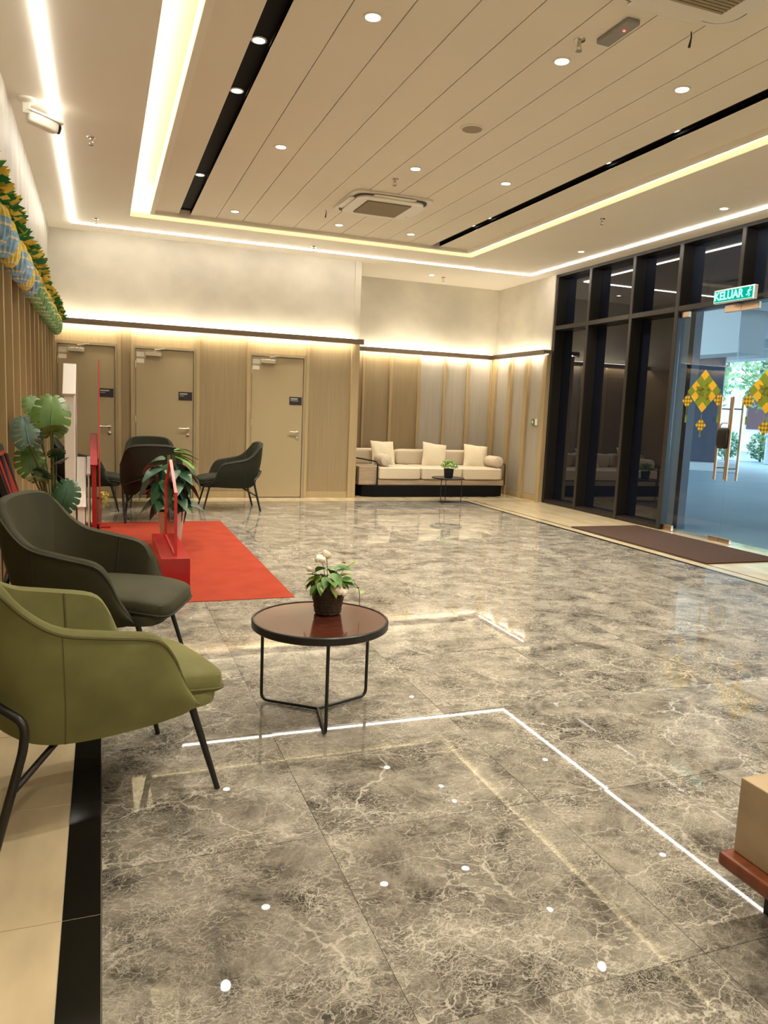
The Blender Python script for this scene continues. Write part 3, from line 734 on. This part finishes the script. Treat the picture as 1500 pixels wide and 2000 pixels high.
# flower basket on the coffee table
t = thing('flower_basket', 'dark wicker basket of green leaves and cream roses on the coffee table', 'plant', (.955, 3.215, .430))
mb = MB()
for q in range(9):
    z = .008+q*.0142; r = .052+.0205*q/8
    ring = [((r+.0025*math.sin(a*14+q*1.7))*math.cos(a), (r+.0025*math.sin(a*14+q*1.7))*math.sin(a), z) for a in [2*PI*w/40 for w in range(41)]]
    mb.tube(ring, .0082, 6, cap=False)
bk = mb.build('basket', 'wicker', t, smooth=True)
MB().lathe([(.046, .002), (.050, .004), (.064, .112), (.0001, .114)], 24).build('soil', 'soil', bk)
lm = leaf_mesh('leaf', .072, .046, 'leaf_green'); lm2 = leaf_mesh('leaf', .062, .038, 'leaf_light'); lm3 = leaf_mesh('leaf', .030, .022, 'leaf_light')
rnd = random.Random(3)
for q in range(34):
    a = q*2.399+rnd.uniform(-.3, .3); r = .012+.052*math.sqrt(q/34); hgt = .125+.075*(1-r/.07)+rnd.uniform(0, .03)
    inst('leaf', lm if rnd.random() < .75 else lm2, t, (r*math.cos(a), r*math.sin(a), hgt), (rnd.uniform(-.2, .9)-(r/.07)*.7, rnd.uniform(-.4, .4), a-PI/2), (rnd.uniform(.85, 1.25),)*3)
mb = MB()
ros = [(-.055, -.035, .255), (-.022, -.02, .272), (-.092, -.02, .205), (.025, -.060, .125), (.040, -.068, .108)]
for p in ros: mb.tube(bend([(p[0]*.2, p[1]*.2, .11), (p[0]*.6, p[1]*.6, p[2]*.85+.01), p], .04), .0016, 5)
mb.build('stems', 'stem_green', t)
def rose():
    mb = MB()
    for q in range(14):
        a = q*2.4; r = .003+.0012*q; s = .011+.0006*q
        fn = lambda p, a=a, r=r: Vector((r*math.cos(a)+p.x*abs(math.sin(a))*.8+p.x*.3, r*math.sin(a)+p.y*abs(math.cos(a))*.8+p.y*.3, p.z+.010-r*.35))
        mb.pad(-s*.8, s*.8, -s*.8, s*.8, -s*.75, s*.75, .9, .9, 8, 5, fn)
    o = mb.build('rose', 'petal', smooth=True); me = o.data; bpy.data.objects.remove(o); return me
rm = rose()
for i, p in enumerate(ros): inst('rose', rm, t, p, (rnd.uniform(-.5, .5), rnd.uniform(-.5, .5), i), ((1.0, 1.0, .75, 1.1, 1.2)[i],)*3)
vine = bend([(.03, .0, .13), (.09, -.01, .165), (.140, -.03, .115), (.135, -.05, .035)], .06, 8)
MB().tube(vine, .0018, 5).build('tendril', 'stem', t)
for p, a in ((vine[6], .3), (vine[10], 1.2), (vine[14], 2.2), (vine[17], -1), (Vector((.095, .01, .215)), .5), (Vector((.115, .0, .225)), -.6), (Vector((.075, .0, .225)), 2.0)):
    inst('leaf', lm3, t, p, (.5, .3, a), (1.1,)*3)
MB().tube(bend([(.03, .0, .13), (.07, 0, .20), (.12, 0, .23)], .04), .0014, 5).build('tendril', 'stem_green', t)

# little plant on the side table
t = thing('potted_plant', 'small bushy green plant in black pot on the side table', 'plant', (4.945, 10.42, .385))
MB().lathe([(.060, 0), (.066, .01), (.078, .135), (.070, .135), (.068, .12), (.0001, .12)], 24).build('pot', 'pot_black', t, smooth=True)
mb = MB(); rnd = random.Random(9)
for q in range(420):
    a = rnd.uniform(0, 2*PI); ph = rnd.uniform(-.25, 1.4); r = .125*rnd.uniform(.55, 1.0)
    p = Vector((r*math.cos(a)*math.cos(ph), r*math.sin(a)*math.cos(ph), .165+r*.75*math.sin(ph)))
    u = Vector((rnd.uniform(-1, 1), rnd.uniform(-1, 1), rnd.uniform(-.3, 1))).normalized(); w = u.orthogonal().normalized()
    mb.add([p, p+u*.018+w*.009, p+u*.038, p+u*.018-w*.009], [(0, 1, 2, 3)], 0 if rnd.random() < .6 else 1)
f = mb.build('foliage', ['leaf_green', 'leaf_light'], t); f['kind'] = 'stuff'

# ================================================================ SOFA
t = thing('sofa', 'long cream three seat sofa with black plinth in the alcove', 'sofa', (3.72, 11.12, 0))
# local x 0..2.62 (left to right), y 0 front .. 1.0 back
pl = [(.10, .10), (.28, 0), (2.44, 0), (2.60, .10), (2.60, .95), (.10, .95)]
MB().poly(pl, 'z', 0, .185).build('plinth', 'slot_black', t, .012)
def ring(pts, z0, z1, nm, mt): return MB().poly(pts, 'z', z0, z1).build(nm, mt, t, .006)
box('front_rail', .34, 2.60, .03, .95, .187, .275, 'sofa_wood', t, .006)
sb = box('side_box', .04, .335, .06, .95, .187, .475, 'sofa_wood', t, .006)
box('cane_panel', .031, .039, .13, .90, .235, .43, 'sofa_cane', sb)
for i in range(3):
    a = .345+i*.74
    MB().pad(a+.003, a+.737, .0, .80, .275, .475, .22, .14, 32, 10).build('seat_cushion', 'sofa_cream', t, smooth=True)
for i in range(3):
    a = .10+i*.80
    MB().pad(a+.003, a+.797, .70, .93, .46, .725, .35, .2, 32, 12).build('back_cushion', 'sofa_cream', t, smooth=True)
for x0, lab in ((.02, 0), (2.53, 1)):
    xx = .335 if not lab else 2.605
    xb = .10 if not lab else 2.605
    MB().tube(bend([(xb, .86, .585), (xx-.02 if not lab else xx, .12, .555), (xx, .03, .545), (xx, .02, .20)], .035), .012, 10).build('arm_rail', 'black_metal', t, smooth=True)
# pillows and bolsters are loose things
def pillow(loc, sz, tilt, spin, yawz, label):
    def fn(p):
        q = Vector(p); d = (1-(abs(q.x)/(sz/2))**2)*(1-(abs(q.z)/(sz/2))**2); d = max(0, d); s = 1 if q.y > 0 else -1
        q.y = s*(.010+.065*d**.6); k_ = .06*(abs(q.x)/(sz/2))**2*(abs(q.z)/(sz/2))**2; q.x *= 1+k_; q.z *= 1+k_
        q.y += .006*math.sin(q.x*34+q.z*22)*(1-d)*s; return q
    mb = MB(); n = 14; vs = []; fs = []
    for s in (1, -1):
        for i in range(n+1):
            for k2 in range(n+1):
                vs.append(fn(Vector((sz*(i/n-.5), .001*s, sz*(k2/n-.5)))))
    for s in range(2):
        o_ = s*(n+1)**2
        for i in range(n):
            for k2 in range(n): a = o_+i*(n+1)+k2; fs.append((a, a+1, a+n+2, a+n+1))
    N1 = (n+1)**2
    rim = [i*(n+1) for i in range(n+1)]+[n*(n+1)+k2 for k2 in range(1, n+1)]+[i*(n+1)+n for i in range(n-1, -1, -1)]+[k2 for k2 in range(n-1, 0, -1)]
    for i in range(len(rim)): a, b = rim[i], rim[(i+1) % len(rim)]; fs.append((a, b, b+N1, a+N1))
    mb.add(vs, fs); o = mb.build('throw_pillow', 'pillow_cream', smooth=True); o.rotation_mode = 'XYZ'
    o.rotation_euler = (tilt, spin, yawz); o.location = loc
    return tag(o, label, 'pillow', 'square cream sofa pillows')
pillow((4.33, 11.685, .655), .40, -.33, .03, .12, 'square cream pillow on the left end of the sofa')
pillow((5.25, 11.675, .640), .40, -.35, .13, -.10, 'square cream pillow in the middle of the sofa')
pillow((6.03, 11.675, .630), .40, -.40, .10, -.18, 'square cream pillow on the right end of the sofa')
for x, l in ((4.21, 'round cream bolster on the left arm of the sofa'), (6.22, 'round cream bolster on the right arm of the sofa')):
    b = thing('bolster', l, 'bolster', (x, 11.36, .578), 0, 'round sofa bolsters')
    MB().lathe([(.001, -.202), (.06, -.198), (.088, -.178), (.092, -.15), (.092, .15), (.088, .178), (.06, .198), (.001, .202)], 28, cap=False).build('cover', 'sofa_cream', b, smooth=True).rotation_euler = (PI/2, 0, 0)
    MB().lathe([(.012, -.206), (.014, -.202), (.001, -.198)], 12).build('button', 'sofa_cream', b).rotation_euler = (-PI/2, 0, 0)

# ================================================================ CARPET, MAT
ct = box('red_carpet', -.30, 1.285, 5.16, 8.82, .0005, .004, 'red_carpet', None, .001); tag(ct, 'plain red carpet lying on the marble floor', 'carpet')
mt_ = box('door_mat', 5.505, 6.50, 5.65, 7.95, .0005, .012, 'mat_brown', None, .003); tag(mt_, 'brown ribbed entrance mat inside the glass door', 'mat')

# ================================================================ RED DISPLAY
t = thing('display_box', 'red box holding a clear house shaped acrylic panel', 'display', (0, 0, .004))
box('plinth', .395, .60, 5.60, 6.72, 0, .215, 'red_paint', t, .002)
ga = [(5.68, .215), (6.62, .215), (6.62, .66), (6.15, .90), (5.68, .69)]
gi = [(5.695, .235), (6.605, .235), (6.605, .65), (6.15, .883), (5.695, .68)]
MB().poly(gi, 'x', .502, .508).build('acrylic_pane', 'acrylic', t)
mb = MB()
for i in range(5):
    a, b = Vector(ga[i]), Vector(ga[(i+1) % 5]); d = (b-a).normalized(); nn = Vector((-d.y, d.x))*.012
    mb.poly([tuple(a-d*.002), tuple(b+d*.002), tuple(b+nn), tuple(a+nn)], 'x', .492, .514)
mb.build('panel_frame', 'red_paint_bright', t)
def gable(name, x0, x1, y0, y1, wall, apex, mt, label, grp, ridge=.5, inner=None):
    t = thing(name, label, 'display', ((x0+x1)/2, (y0+y1)/2, .004), 0, grp)
    hx, hy = (x1-x0)/2, (y1-y0)/2; yr_ = -hy+2*hy*ridge
    MB().poly([(-hy, 0), (hy, 0), (hy, wall*.86), (yr_, apex), (-hy, wall)], 'x', -hx, hx).build('board', mt, t, .004)
    s = Vector((yr_+hy, apex-wall)).normalized(); nn = Vector((-s.y, s.x))*.022
    MB().poly([(-hy-s.x*.02, wall-s.y*.02), (yr_, apex), (yr_+nn.x, apex+nn.y), (-hy-s.x*.02+nn.x, wall-s.y*.02+nn.y)], 'x', -hx-.012, hx+.012).build('roof_edge', mt, t, .003)
    MB().poly([(hy, wall*.86), (yr_, apex), (yr_, apex+.02), (hy, wall*.86+.02)], 'x', -hx-.012, hx+.012).build('roof_edge', mt, t, .003)
    return t
gable('house_board', -.345, -.250, 8.00, 8.72, 1.385, 1.67, 'white_paint', 'tall white house shaped display board with pointed roof', 'house shaped display boards', .42)
gable('house_board', -.232, -.168, 7.98, 8.50, .29, .74, 'white_paint', 'low white house shaped display board at the foot of the tall one', 'house shaped display boards', .62)
gable('house_board', -.138, -.122, 8.06, 8.55, .60, .74, 'white_paint', 'thin white display board beside the red one', 'house shaped display boards', .62)
t = gable('house_board', -.100, -.058, 8.00, 8.62, .70, .98, 'red_paint', 'narrow red house shaped display board on the carpet', 'house shaped display boards', .45)
t = thing('house_cutout', 'tall thin red house cutout standing on the red carpet', 'display', (-.028, 8.35, .004))
MB().poly([(-.30, 0), (.34, 0), (.34, 1.20), (.02, 1.74), (-.02, 1.74), (-.30, .68)], 'x', -.006, .006).build('panel', 'red_paint_bright', t)
box('foot', -.03, .105, .05, .09, 0, .02, 'red_paint', t, .003)
# picture board on an easel by the left wall
t = thing('easel_board', 'black framed red poster board on an easel by the slatted wall', 'easel', (-.46, 5.02, 0))
fr = thing('frame_tilt', None, None); fr.parent = t
bpy.data.objects.remove(fr)
def tilt(p): return Vector((p.x-(p.z-.55)*.30+.02, p.y, p.z))
mb = MB().box(-.035, .005, -.24, .24, .55, 1.05); mb.v = [tilt(Vector(p)) for p in mb.v]; mb.build('frame', 'black_metal', t, .003)
mb = MB().box(.006, .012, -.205, .205, .585, 1.015); mb.v = [tilt(Vector(p)) for p in mb.v]; mb.build('poster', 'red_paint', t)
for s in (-1, 1):
    mb = MB().tube([(.13, s*.24, 0), (-.095, s*.10, 1.0)], .014, 8); mb.build('leg', 'black_metal', t)
MB().tube([(-.13, 0, 0), (-.115, 0, .98)], .014, 8).build('leg', 'black_metal', t)
box('ledge', .00, .07, -.22, .22, .50, .525, 'black_metal', t)

# ---- monstera behind the dark armchair
t = thing('monstera_plant', 'tall monstera plant in red pot behind the dark armchair', 'plant', (-.315, 5.66, .004))
MB().lathe([(.11, 0), (.12, .01), (.15, .30), (.14, .30), (.135, .28), (.001, .28)], 28).build('pot', 'red_paint', t, smooth=True)
mg = monstera_mesh('leaf', .34, .36, 'leaf_monstera'); mblu = monstera_mesh('leaf', .34, .34, 'leaf_blue', 8, .35); mdk = monstera_mesh('leaf', .26, .26, 'leaf_dark')
LV = [(mg, (-.01, -.10, 1.12), (1.25, .1, .12), .76), (mblu, (-.135, -.16, 1.03), (1.05, -.15, .15), .66), (mg, (-.10, .05, 1.22), (1.1, -.2, .4), .45), (mg, (-.13, -.12, .84), (1.15, -.1, .1), .60), (mg, (.00, -.06, 1.10), (.5, .1, -3.0), .50),
      (mdk, (.02, -.06, .95), (.6, .1, -3.0), .50), (mdk, (.06, -.12, .60), (1.25, .2, -.1), .80), (mg, (-.09, -.06, .78), (.4, -.1, 3.0), .45), (mdk, (-.06, -.05, .80), (.7, -.1, 2.9), .50), (mblu, (.02, -.05, .9), (.4, .4, -2.6), .42)]
for i, (me, p, r, s) in enumerate(LV):
    inst('leaf', me, t, p, r, (s, s, s))
    MB().tube(bend([(.02*math.cos(i), .02*math.sin(i), .27), (p[0]*.35, p[1]*.35, .27+(p[2]-.27)*.6), p], .15), .006, 6).build('stem', 'stem' if i % 2 else 'stem_green', t, smooth=True)

# ---- leafy plant in white pot behind the red display box
t = thing('rubber_plant', 'drooping dark leafy plant in tall white pot behind the red box', 'plant', (.60, 7.25, .004))
MB().lathe([(.075, 0), (.085, .01), (.125, .34), (.115, .34), (.11, .31), (.001, .31)], 28).build('pot', 'pot_white', t, smooth=True)
ld = leaf_mesh('leaf', .25, .165, 'leaf_dark', .25, .55); ld2 = leaf_mesh('leaf', .24, .15, 'leaf_blue', .25, .45); lg = leaf_mesh('leaf', .22, .07, 'leaf_green', .2, .4)
rnd = random.Random(5)
for q in range(44):
    a = q*2.399; zz = .40+.42*(q/44)+rnd.uniform(-.03, .03); r = .04+.10*rnd.random()
    inst('leaf', ld if q % 3 else ld2, t, (r*math.cos(a), r*math.sin(a), zz), (rnd.uniform(-.9, .15), rnd.uniform(-.3, .3), a-PI/2), (rnd.uniform(.75, 1.05),)*3)
for q in range(7):
    inst('leaf', lg, t, (.03, .02*q-.06, .84+.01*q), (.05+rnd.uniform(-.3, .3), rnd.uniform(-.3, .3), -PI/2+(q-3)*.22), (1,)*3)
mb = MB()
for q in range(5): mb.tube(bend([(.02*math.cos(q*1.3), .02*math.sin(q*1.3), .30), (.05*math.cos(q*1.3), .05*math.sin(q*1.3), .6), (.03*math.cos(q), .03*math.sin(q), .86)], .1), .006, 6)
mb.build('stems', 'stem_green', t)
# small yellow thing on the floor by the far wall
t = thing('yellow_flower_pot', 'tiny yellow ornament on the floor by the first door', 'ornament', (.02, 10.85, 0))
MB().lathe([(.035, 0), (.045, .03), (.04, .05)], 14).build('pot', 'paper_yellow', t, smooth=True)
mb = MB(); rnd = random.Random(2)
for q in range(26):
    a = rnd.uniform(0, 2*PI); r = .07*rnd.random(); p = Vector((r*math.cos(a), r*math.sin(a), .05+rnd.uniform(0, .05))); u = Vector((rnd.uniform(-1, 1), rnd.uniform(-1, 1), .6))*.02; w = u.orthogonal().normalized()*.012
    mb.add([p, p+u+w, p+2*u, p+u-w], [(0, 1, 2, 3)])
f = mb.build('petals', 'paper_yellow', t); f['kind'] = 'stuff'

# ================================================================ GARLAND ON LEFT WALL
t = thing('garland', 'green and gold tinsel garland with paper lanterns on left wall', 'garland', (XL+.115, 0, 2.375))
ya, yb_ = 1.2, 10.75
path = [Vector((.01*math.sin(y*3), y, .02*math.sin(y*2.1)-.008*abs(y-6)*.3)) for y in [ya+(yb_-ya)*i/60 for i in range(61)]]
MB().tube(path, .008, 6).build('cord', 'tinsel_green', t)
mb = MB(); rnd = random.Random(11)
for q in range(1500):
    s = rnd.random()*59.99; i = int(s); p = path[i].lerp(path[i+1], s-i)
    a = rnd.uniform(0, 2*PI); u = Vector((math.cos(a), rnd.uniform(-.5, .5), math.sin(a))).normalized()*rnd.uniform(.035, .075)+Vector((.055, 0, .025)); w = u.cross(Vector((0, 1, .2))).normalized()*.020
    mb.add([p, p+u*.6+w, p+u, p+u*.6-w], [(0, 1, 2, 3)], 0 if rnd.random() < (.55 if p.y < 8.6 else .2) else 1)
f = mb.build('tinsel', ['tinsel_gold', 'tinsel_green'], t); f['kind'] = 'stuff'
def lantern(mats):
    mb = MB(); n = 28; prof = [(.012, 0, 1), (.055, -.015, 1), (.088, -.05, 1), (.104, -.10, 0), (.108, -.135, 2), (.106, -.15, 0), (.094, -.20, 0), (.075, -.235, 2), (.066, -.245, 0), (.02, -.272, 0)]
    P = lambda r, z, q: Vector(((r*(1+.05*(-1)**q))*math.cos(2*PI*q/n), (r*(1+.05*(-1)**q))*math.sin(2*PI*q/n)*.8, z))
    for (r0, z0, mi), (r1, z1_, _) in zip(prof[:-1], prof[1:]):
        for q in range(n): mb.add([P(r0, z0, q), P(r0, z0, q+1), P(r1, z1_, q+1), P(r1, z1_, q)], [(0, 1, 2, 3)], mi)
    o = mb.build('paper_lantern', mats, merge=True); me = o.data; bpy.data.objects.remove(o); return me
fb = lantern(['paper_blue', 'paper_yellow', 'paper_cream']); fb2 = lantern(['paper_yellow', 'paper_blue', 'paper_cream']); fg = lantern(['paper_green', 'paper_yellow', 'paper_cream'])
yy = 1.5; q = 0
while yy < 10.6:
    inst('paper_lantern', (fb2 if q % 3 == 2 else fb) if yy < 6.6 else fg, t, (-.005, yy, -.02), (0, 0, q), (.78, .78, .88)); yy += .34; q += 1

# ================================================================ KETUPAT DECALS ON THE GLASS DOOR
def ketupat(y, z, label):
    t = thing('ketupat_decal', label, 'decal', (GX-.002, y, z), 0, 'ketupat decals on the glass doors')
    # local: y to image-left, z up
    def diamond(nm, cy, cz, hw, hh, n, fn, x=0.0):
        cells = [MB(), MB()]
        for i in range(n):
            for k2 in range(n):
                pt = lambda a, b: (x, cy+(a-b)*hw/n, cz+hh-(a+b)*hh/n)
                P = [pt(i, k2), pt(i+1, k2), pt(i+1, k2+1), pt(i, k2+1)]
                cells[fn(i, k2)].add(P+[(p[0]+.0015, p[1], p[2]) for p in P], [(0, 1, 2, 3), (7, 6, 5, 4), (0, 4, 5, 1), (1, 5, 6, 2), (2, 6, 7, 3), (3, 7, 4, 0)])
        return cells
    c = diamond('big', 0, 0, .265, .25, 4, lambda i, k2: 0 if (i+k2) % 2 == 0 and not (i in (1, 2) and k2 in (1, 2)) else 1)
    b = c[0].build('yellow_squares', 'ketupat_yellow', t); c[1].build('green_squares', 'ketupat_green', t)
    mb = MB(); rnd = random.Random(4)
    for w in range(16):
        cy, cz = rnd.uniform(-.10, .10), rnd.uniform(-.07, .08); a = rnd.uniform(0, 6)
        pts = [(-.0012, cy+.035*math.cos(a+s*2.2)*s+.01*math.sin(s*7), cz+.05*math.sin(a+s*1.7)*s) for s in [i/8 for i in range(9)]]
        mb.tube(pts, .0035, 4)
    mb.build('calligraphy', 'ketupat_olive', b)
    for cy, cz in ((.255, -.115), (-.255, -.105), (0, -.40)):
        cc = diamond('small', cy, cz, .085, .085, 4, lambda i, k2: (i+k2) % 2)
        s_ = cc[0].build('small_ketupat', 'ketupat_olive', t); cc[1].build('woven_squares', 'ketupat_yellow', s_)
        MB().box(0, .0012, cy-.004, cy+.004, cz-.20 if cz > -.3 else cz-.13, cz-.085).box(0, .0012, cy-.004, cy+.004, cz+.085, cz+.13).box(0, .0012, cy-.014, cy+.014, cz-.26 if cz > -.3 else cz-.14, cz-.17 if cz > -.3 else cz-.11).build('tassel', 'ketupat_green', s_)
    return t
ketupat(7.165, 1.735, 'yellow and green ketupat decal on the left glass door')
ketupat(6.235, 1.735, 'yellow and green ketupat decal cut by the right picture edge')

# ================================================================ PEDESTAL AT LOWER RIGHT
t = thing('stone_stand', 'tan stone block on a reddish wooden board at the lower right', 'stand', (1.98, 1.05, 0))
box('block', -.375, .40, -.44, .405, .200, .413, 'tan_stone', t, .004)
box('board', -.414, .44, -.48, .420, .160, .200, 'mahogany', t, .010)
for sx in (-.235, .32):
    for sy in (-.36, .37): box('leg', sx-.02, sx+.02, sy-.02, sy+.02, 0, .162, 'black_metal', t)

# ================================================================ OUTSIDE
pv = struct(box('pavement', 6.96, 70, -20, 70, -.15, -.02, 'concrete_out'), 'blue grey covered driveway outside the glass door')
struct(box('wall_outside', 7.02, 7.14, 7.80, 13.0, -.02, 4.1, 'column_slate'), 'dark clad outer wall behind the fixed glazing')
cn = struct(box('canopy', 6.96, 21.5, -6, 26, 4.10, 4.4, 'canopy_white'), 'pale canopy ceiling over the driveway')
for y0 in (6.0, 12.5, 19.0): box('canopy_beam', 6.96, 21.5, y0, y0+.5, 3.85, 4.10, 'canopy_white', cn)
box('drop_beam', 14.0, 14.8, 14.1, 26, 3.05, 4.10, 'canopy_white', cn); box('edge_beam', 20.6, 21.4, -6, 26, 3.6, 4.10, 'canopy_white', cn)
t = thing('driveway_column', 'dark slate clad column on a pale plinth outside the door', 'column', (17.2, 18.6, -.02), math.radians(-45))
box('shaft', -.62, .62, -.6, .6, .24, 4.11, 'column_slate', t, .02); box('plinth', -1.25, 1.25, -1.25, 1.0, 0, .24, 'plinth_light', t, .02)
o = box('blue_hoarding', 15.2, 15.8, 19.9, 20.0, -.02, 1.6, 'blue_board'); tag(o, 'blue board standing left of the slate column outside', 'board')
# pink building with windows
t = thing('pink_building', 'pale pink building seen through the right door leaf', 'building', (34, 30, -.02), math.radians(-48))
box('wall', -6, 9, 0, 6, 0, 12, 'wall_pink', t); box('dark_base', -2.2, 9, -.06, 0, 1.2, 3.2, 'wall_dark', t)
for z in (4.0, 7.2):
    for x in (-4.5, -1.8, .9, 3.6, 6.3): w_ = box('window', x, x+1.2, -.05, .05, z, z+1.5, 'window_dark', t); box('window_sill', x-.1, x+1.3, -.12, 0, z-.1, z, 'plinth_light', w_)
def foliage(mb, c, rad, n, sz, rnd):
    for q in range(n):
        d = Vector((rnd.gauss(0, 1), rnd.gauss(0, 1), rnd.gauss(0, 1))).normalized()*rnd.uniform(.6, 1)
        p = Vector(c)+Vector((d.x*rad[0], d.y*rad[1], d.z*rad[2])); u = Vector((rnd.uniform(-1, 1), rnd.uniform(-1, 1), rnd.uniform(-1, 1))).normalized(); w = u.orthogonal().normalized()
        mb.add([p-u*sz, p+w*sz*.6, p+u*sz, p-w*sz*.6], [(0, 1, 2, 3)])
rnd = random.Random(21)
for x, y, h, l in ((26.6, 28.9, 6.5, 'pale green tree standing beyond the driveway, left one'), (30.6, 28.6, 7.5, 'pale green tree standing beyond the driveway, right one')):
    t = thing('tree', l, 'tree', (x, y, -.02), 0, 'trees outside')
    MB().tube([(0, 0, 0), (.1, .05, 2), (.05, .1, h*.6)], [.16, .12, .07], 8).build('trunk', 'bark', t, smooth=True)
    mb = MB(); foliage(mb, (0, 0, h*.62), (1.75, 1.75, h*.36), 1600, .16, rnd); f = mb.build('crown', 'tree_leaf', t); f['kind'] = 'stuff'
for i in range(4):
    t = thing('hedge_bush', 'low clipped green bush of the hedge outside, %s' % ('farthest left', 'second from left', 'third from left', 'farthest right')[i], 'bush', (22.0+i*.95, 24.0-i*.8, -.02), 0, 'hedge outside')
    mb = MB(); foliage(mb, (0, 0, .62), (.55, .5, .6), 700, .07, rnd); f = mb.build('foliage', 'hedge_leaf', t); f['kind'] = 'stuff'
    MB().tube([(0, 0, 0), (0, 0, .7)], .04, 6).build('stem', 'bark', t)
t = thing('planter_box', 'pale blue planter box right of the hedge outside', 'planter', (23.5, 20.6, -.02), math.radians(-45))
box('body', -.9, .9, -.5, .5, 0, 1.0, 'plinth_light', t, .03); box('rim', -.95, .95, -.55, .55, 1.0, 1.1, 'canopy_white', t, .02)
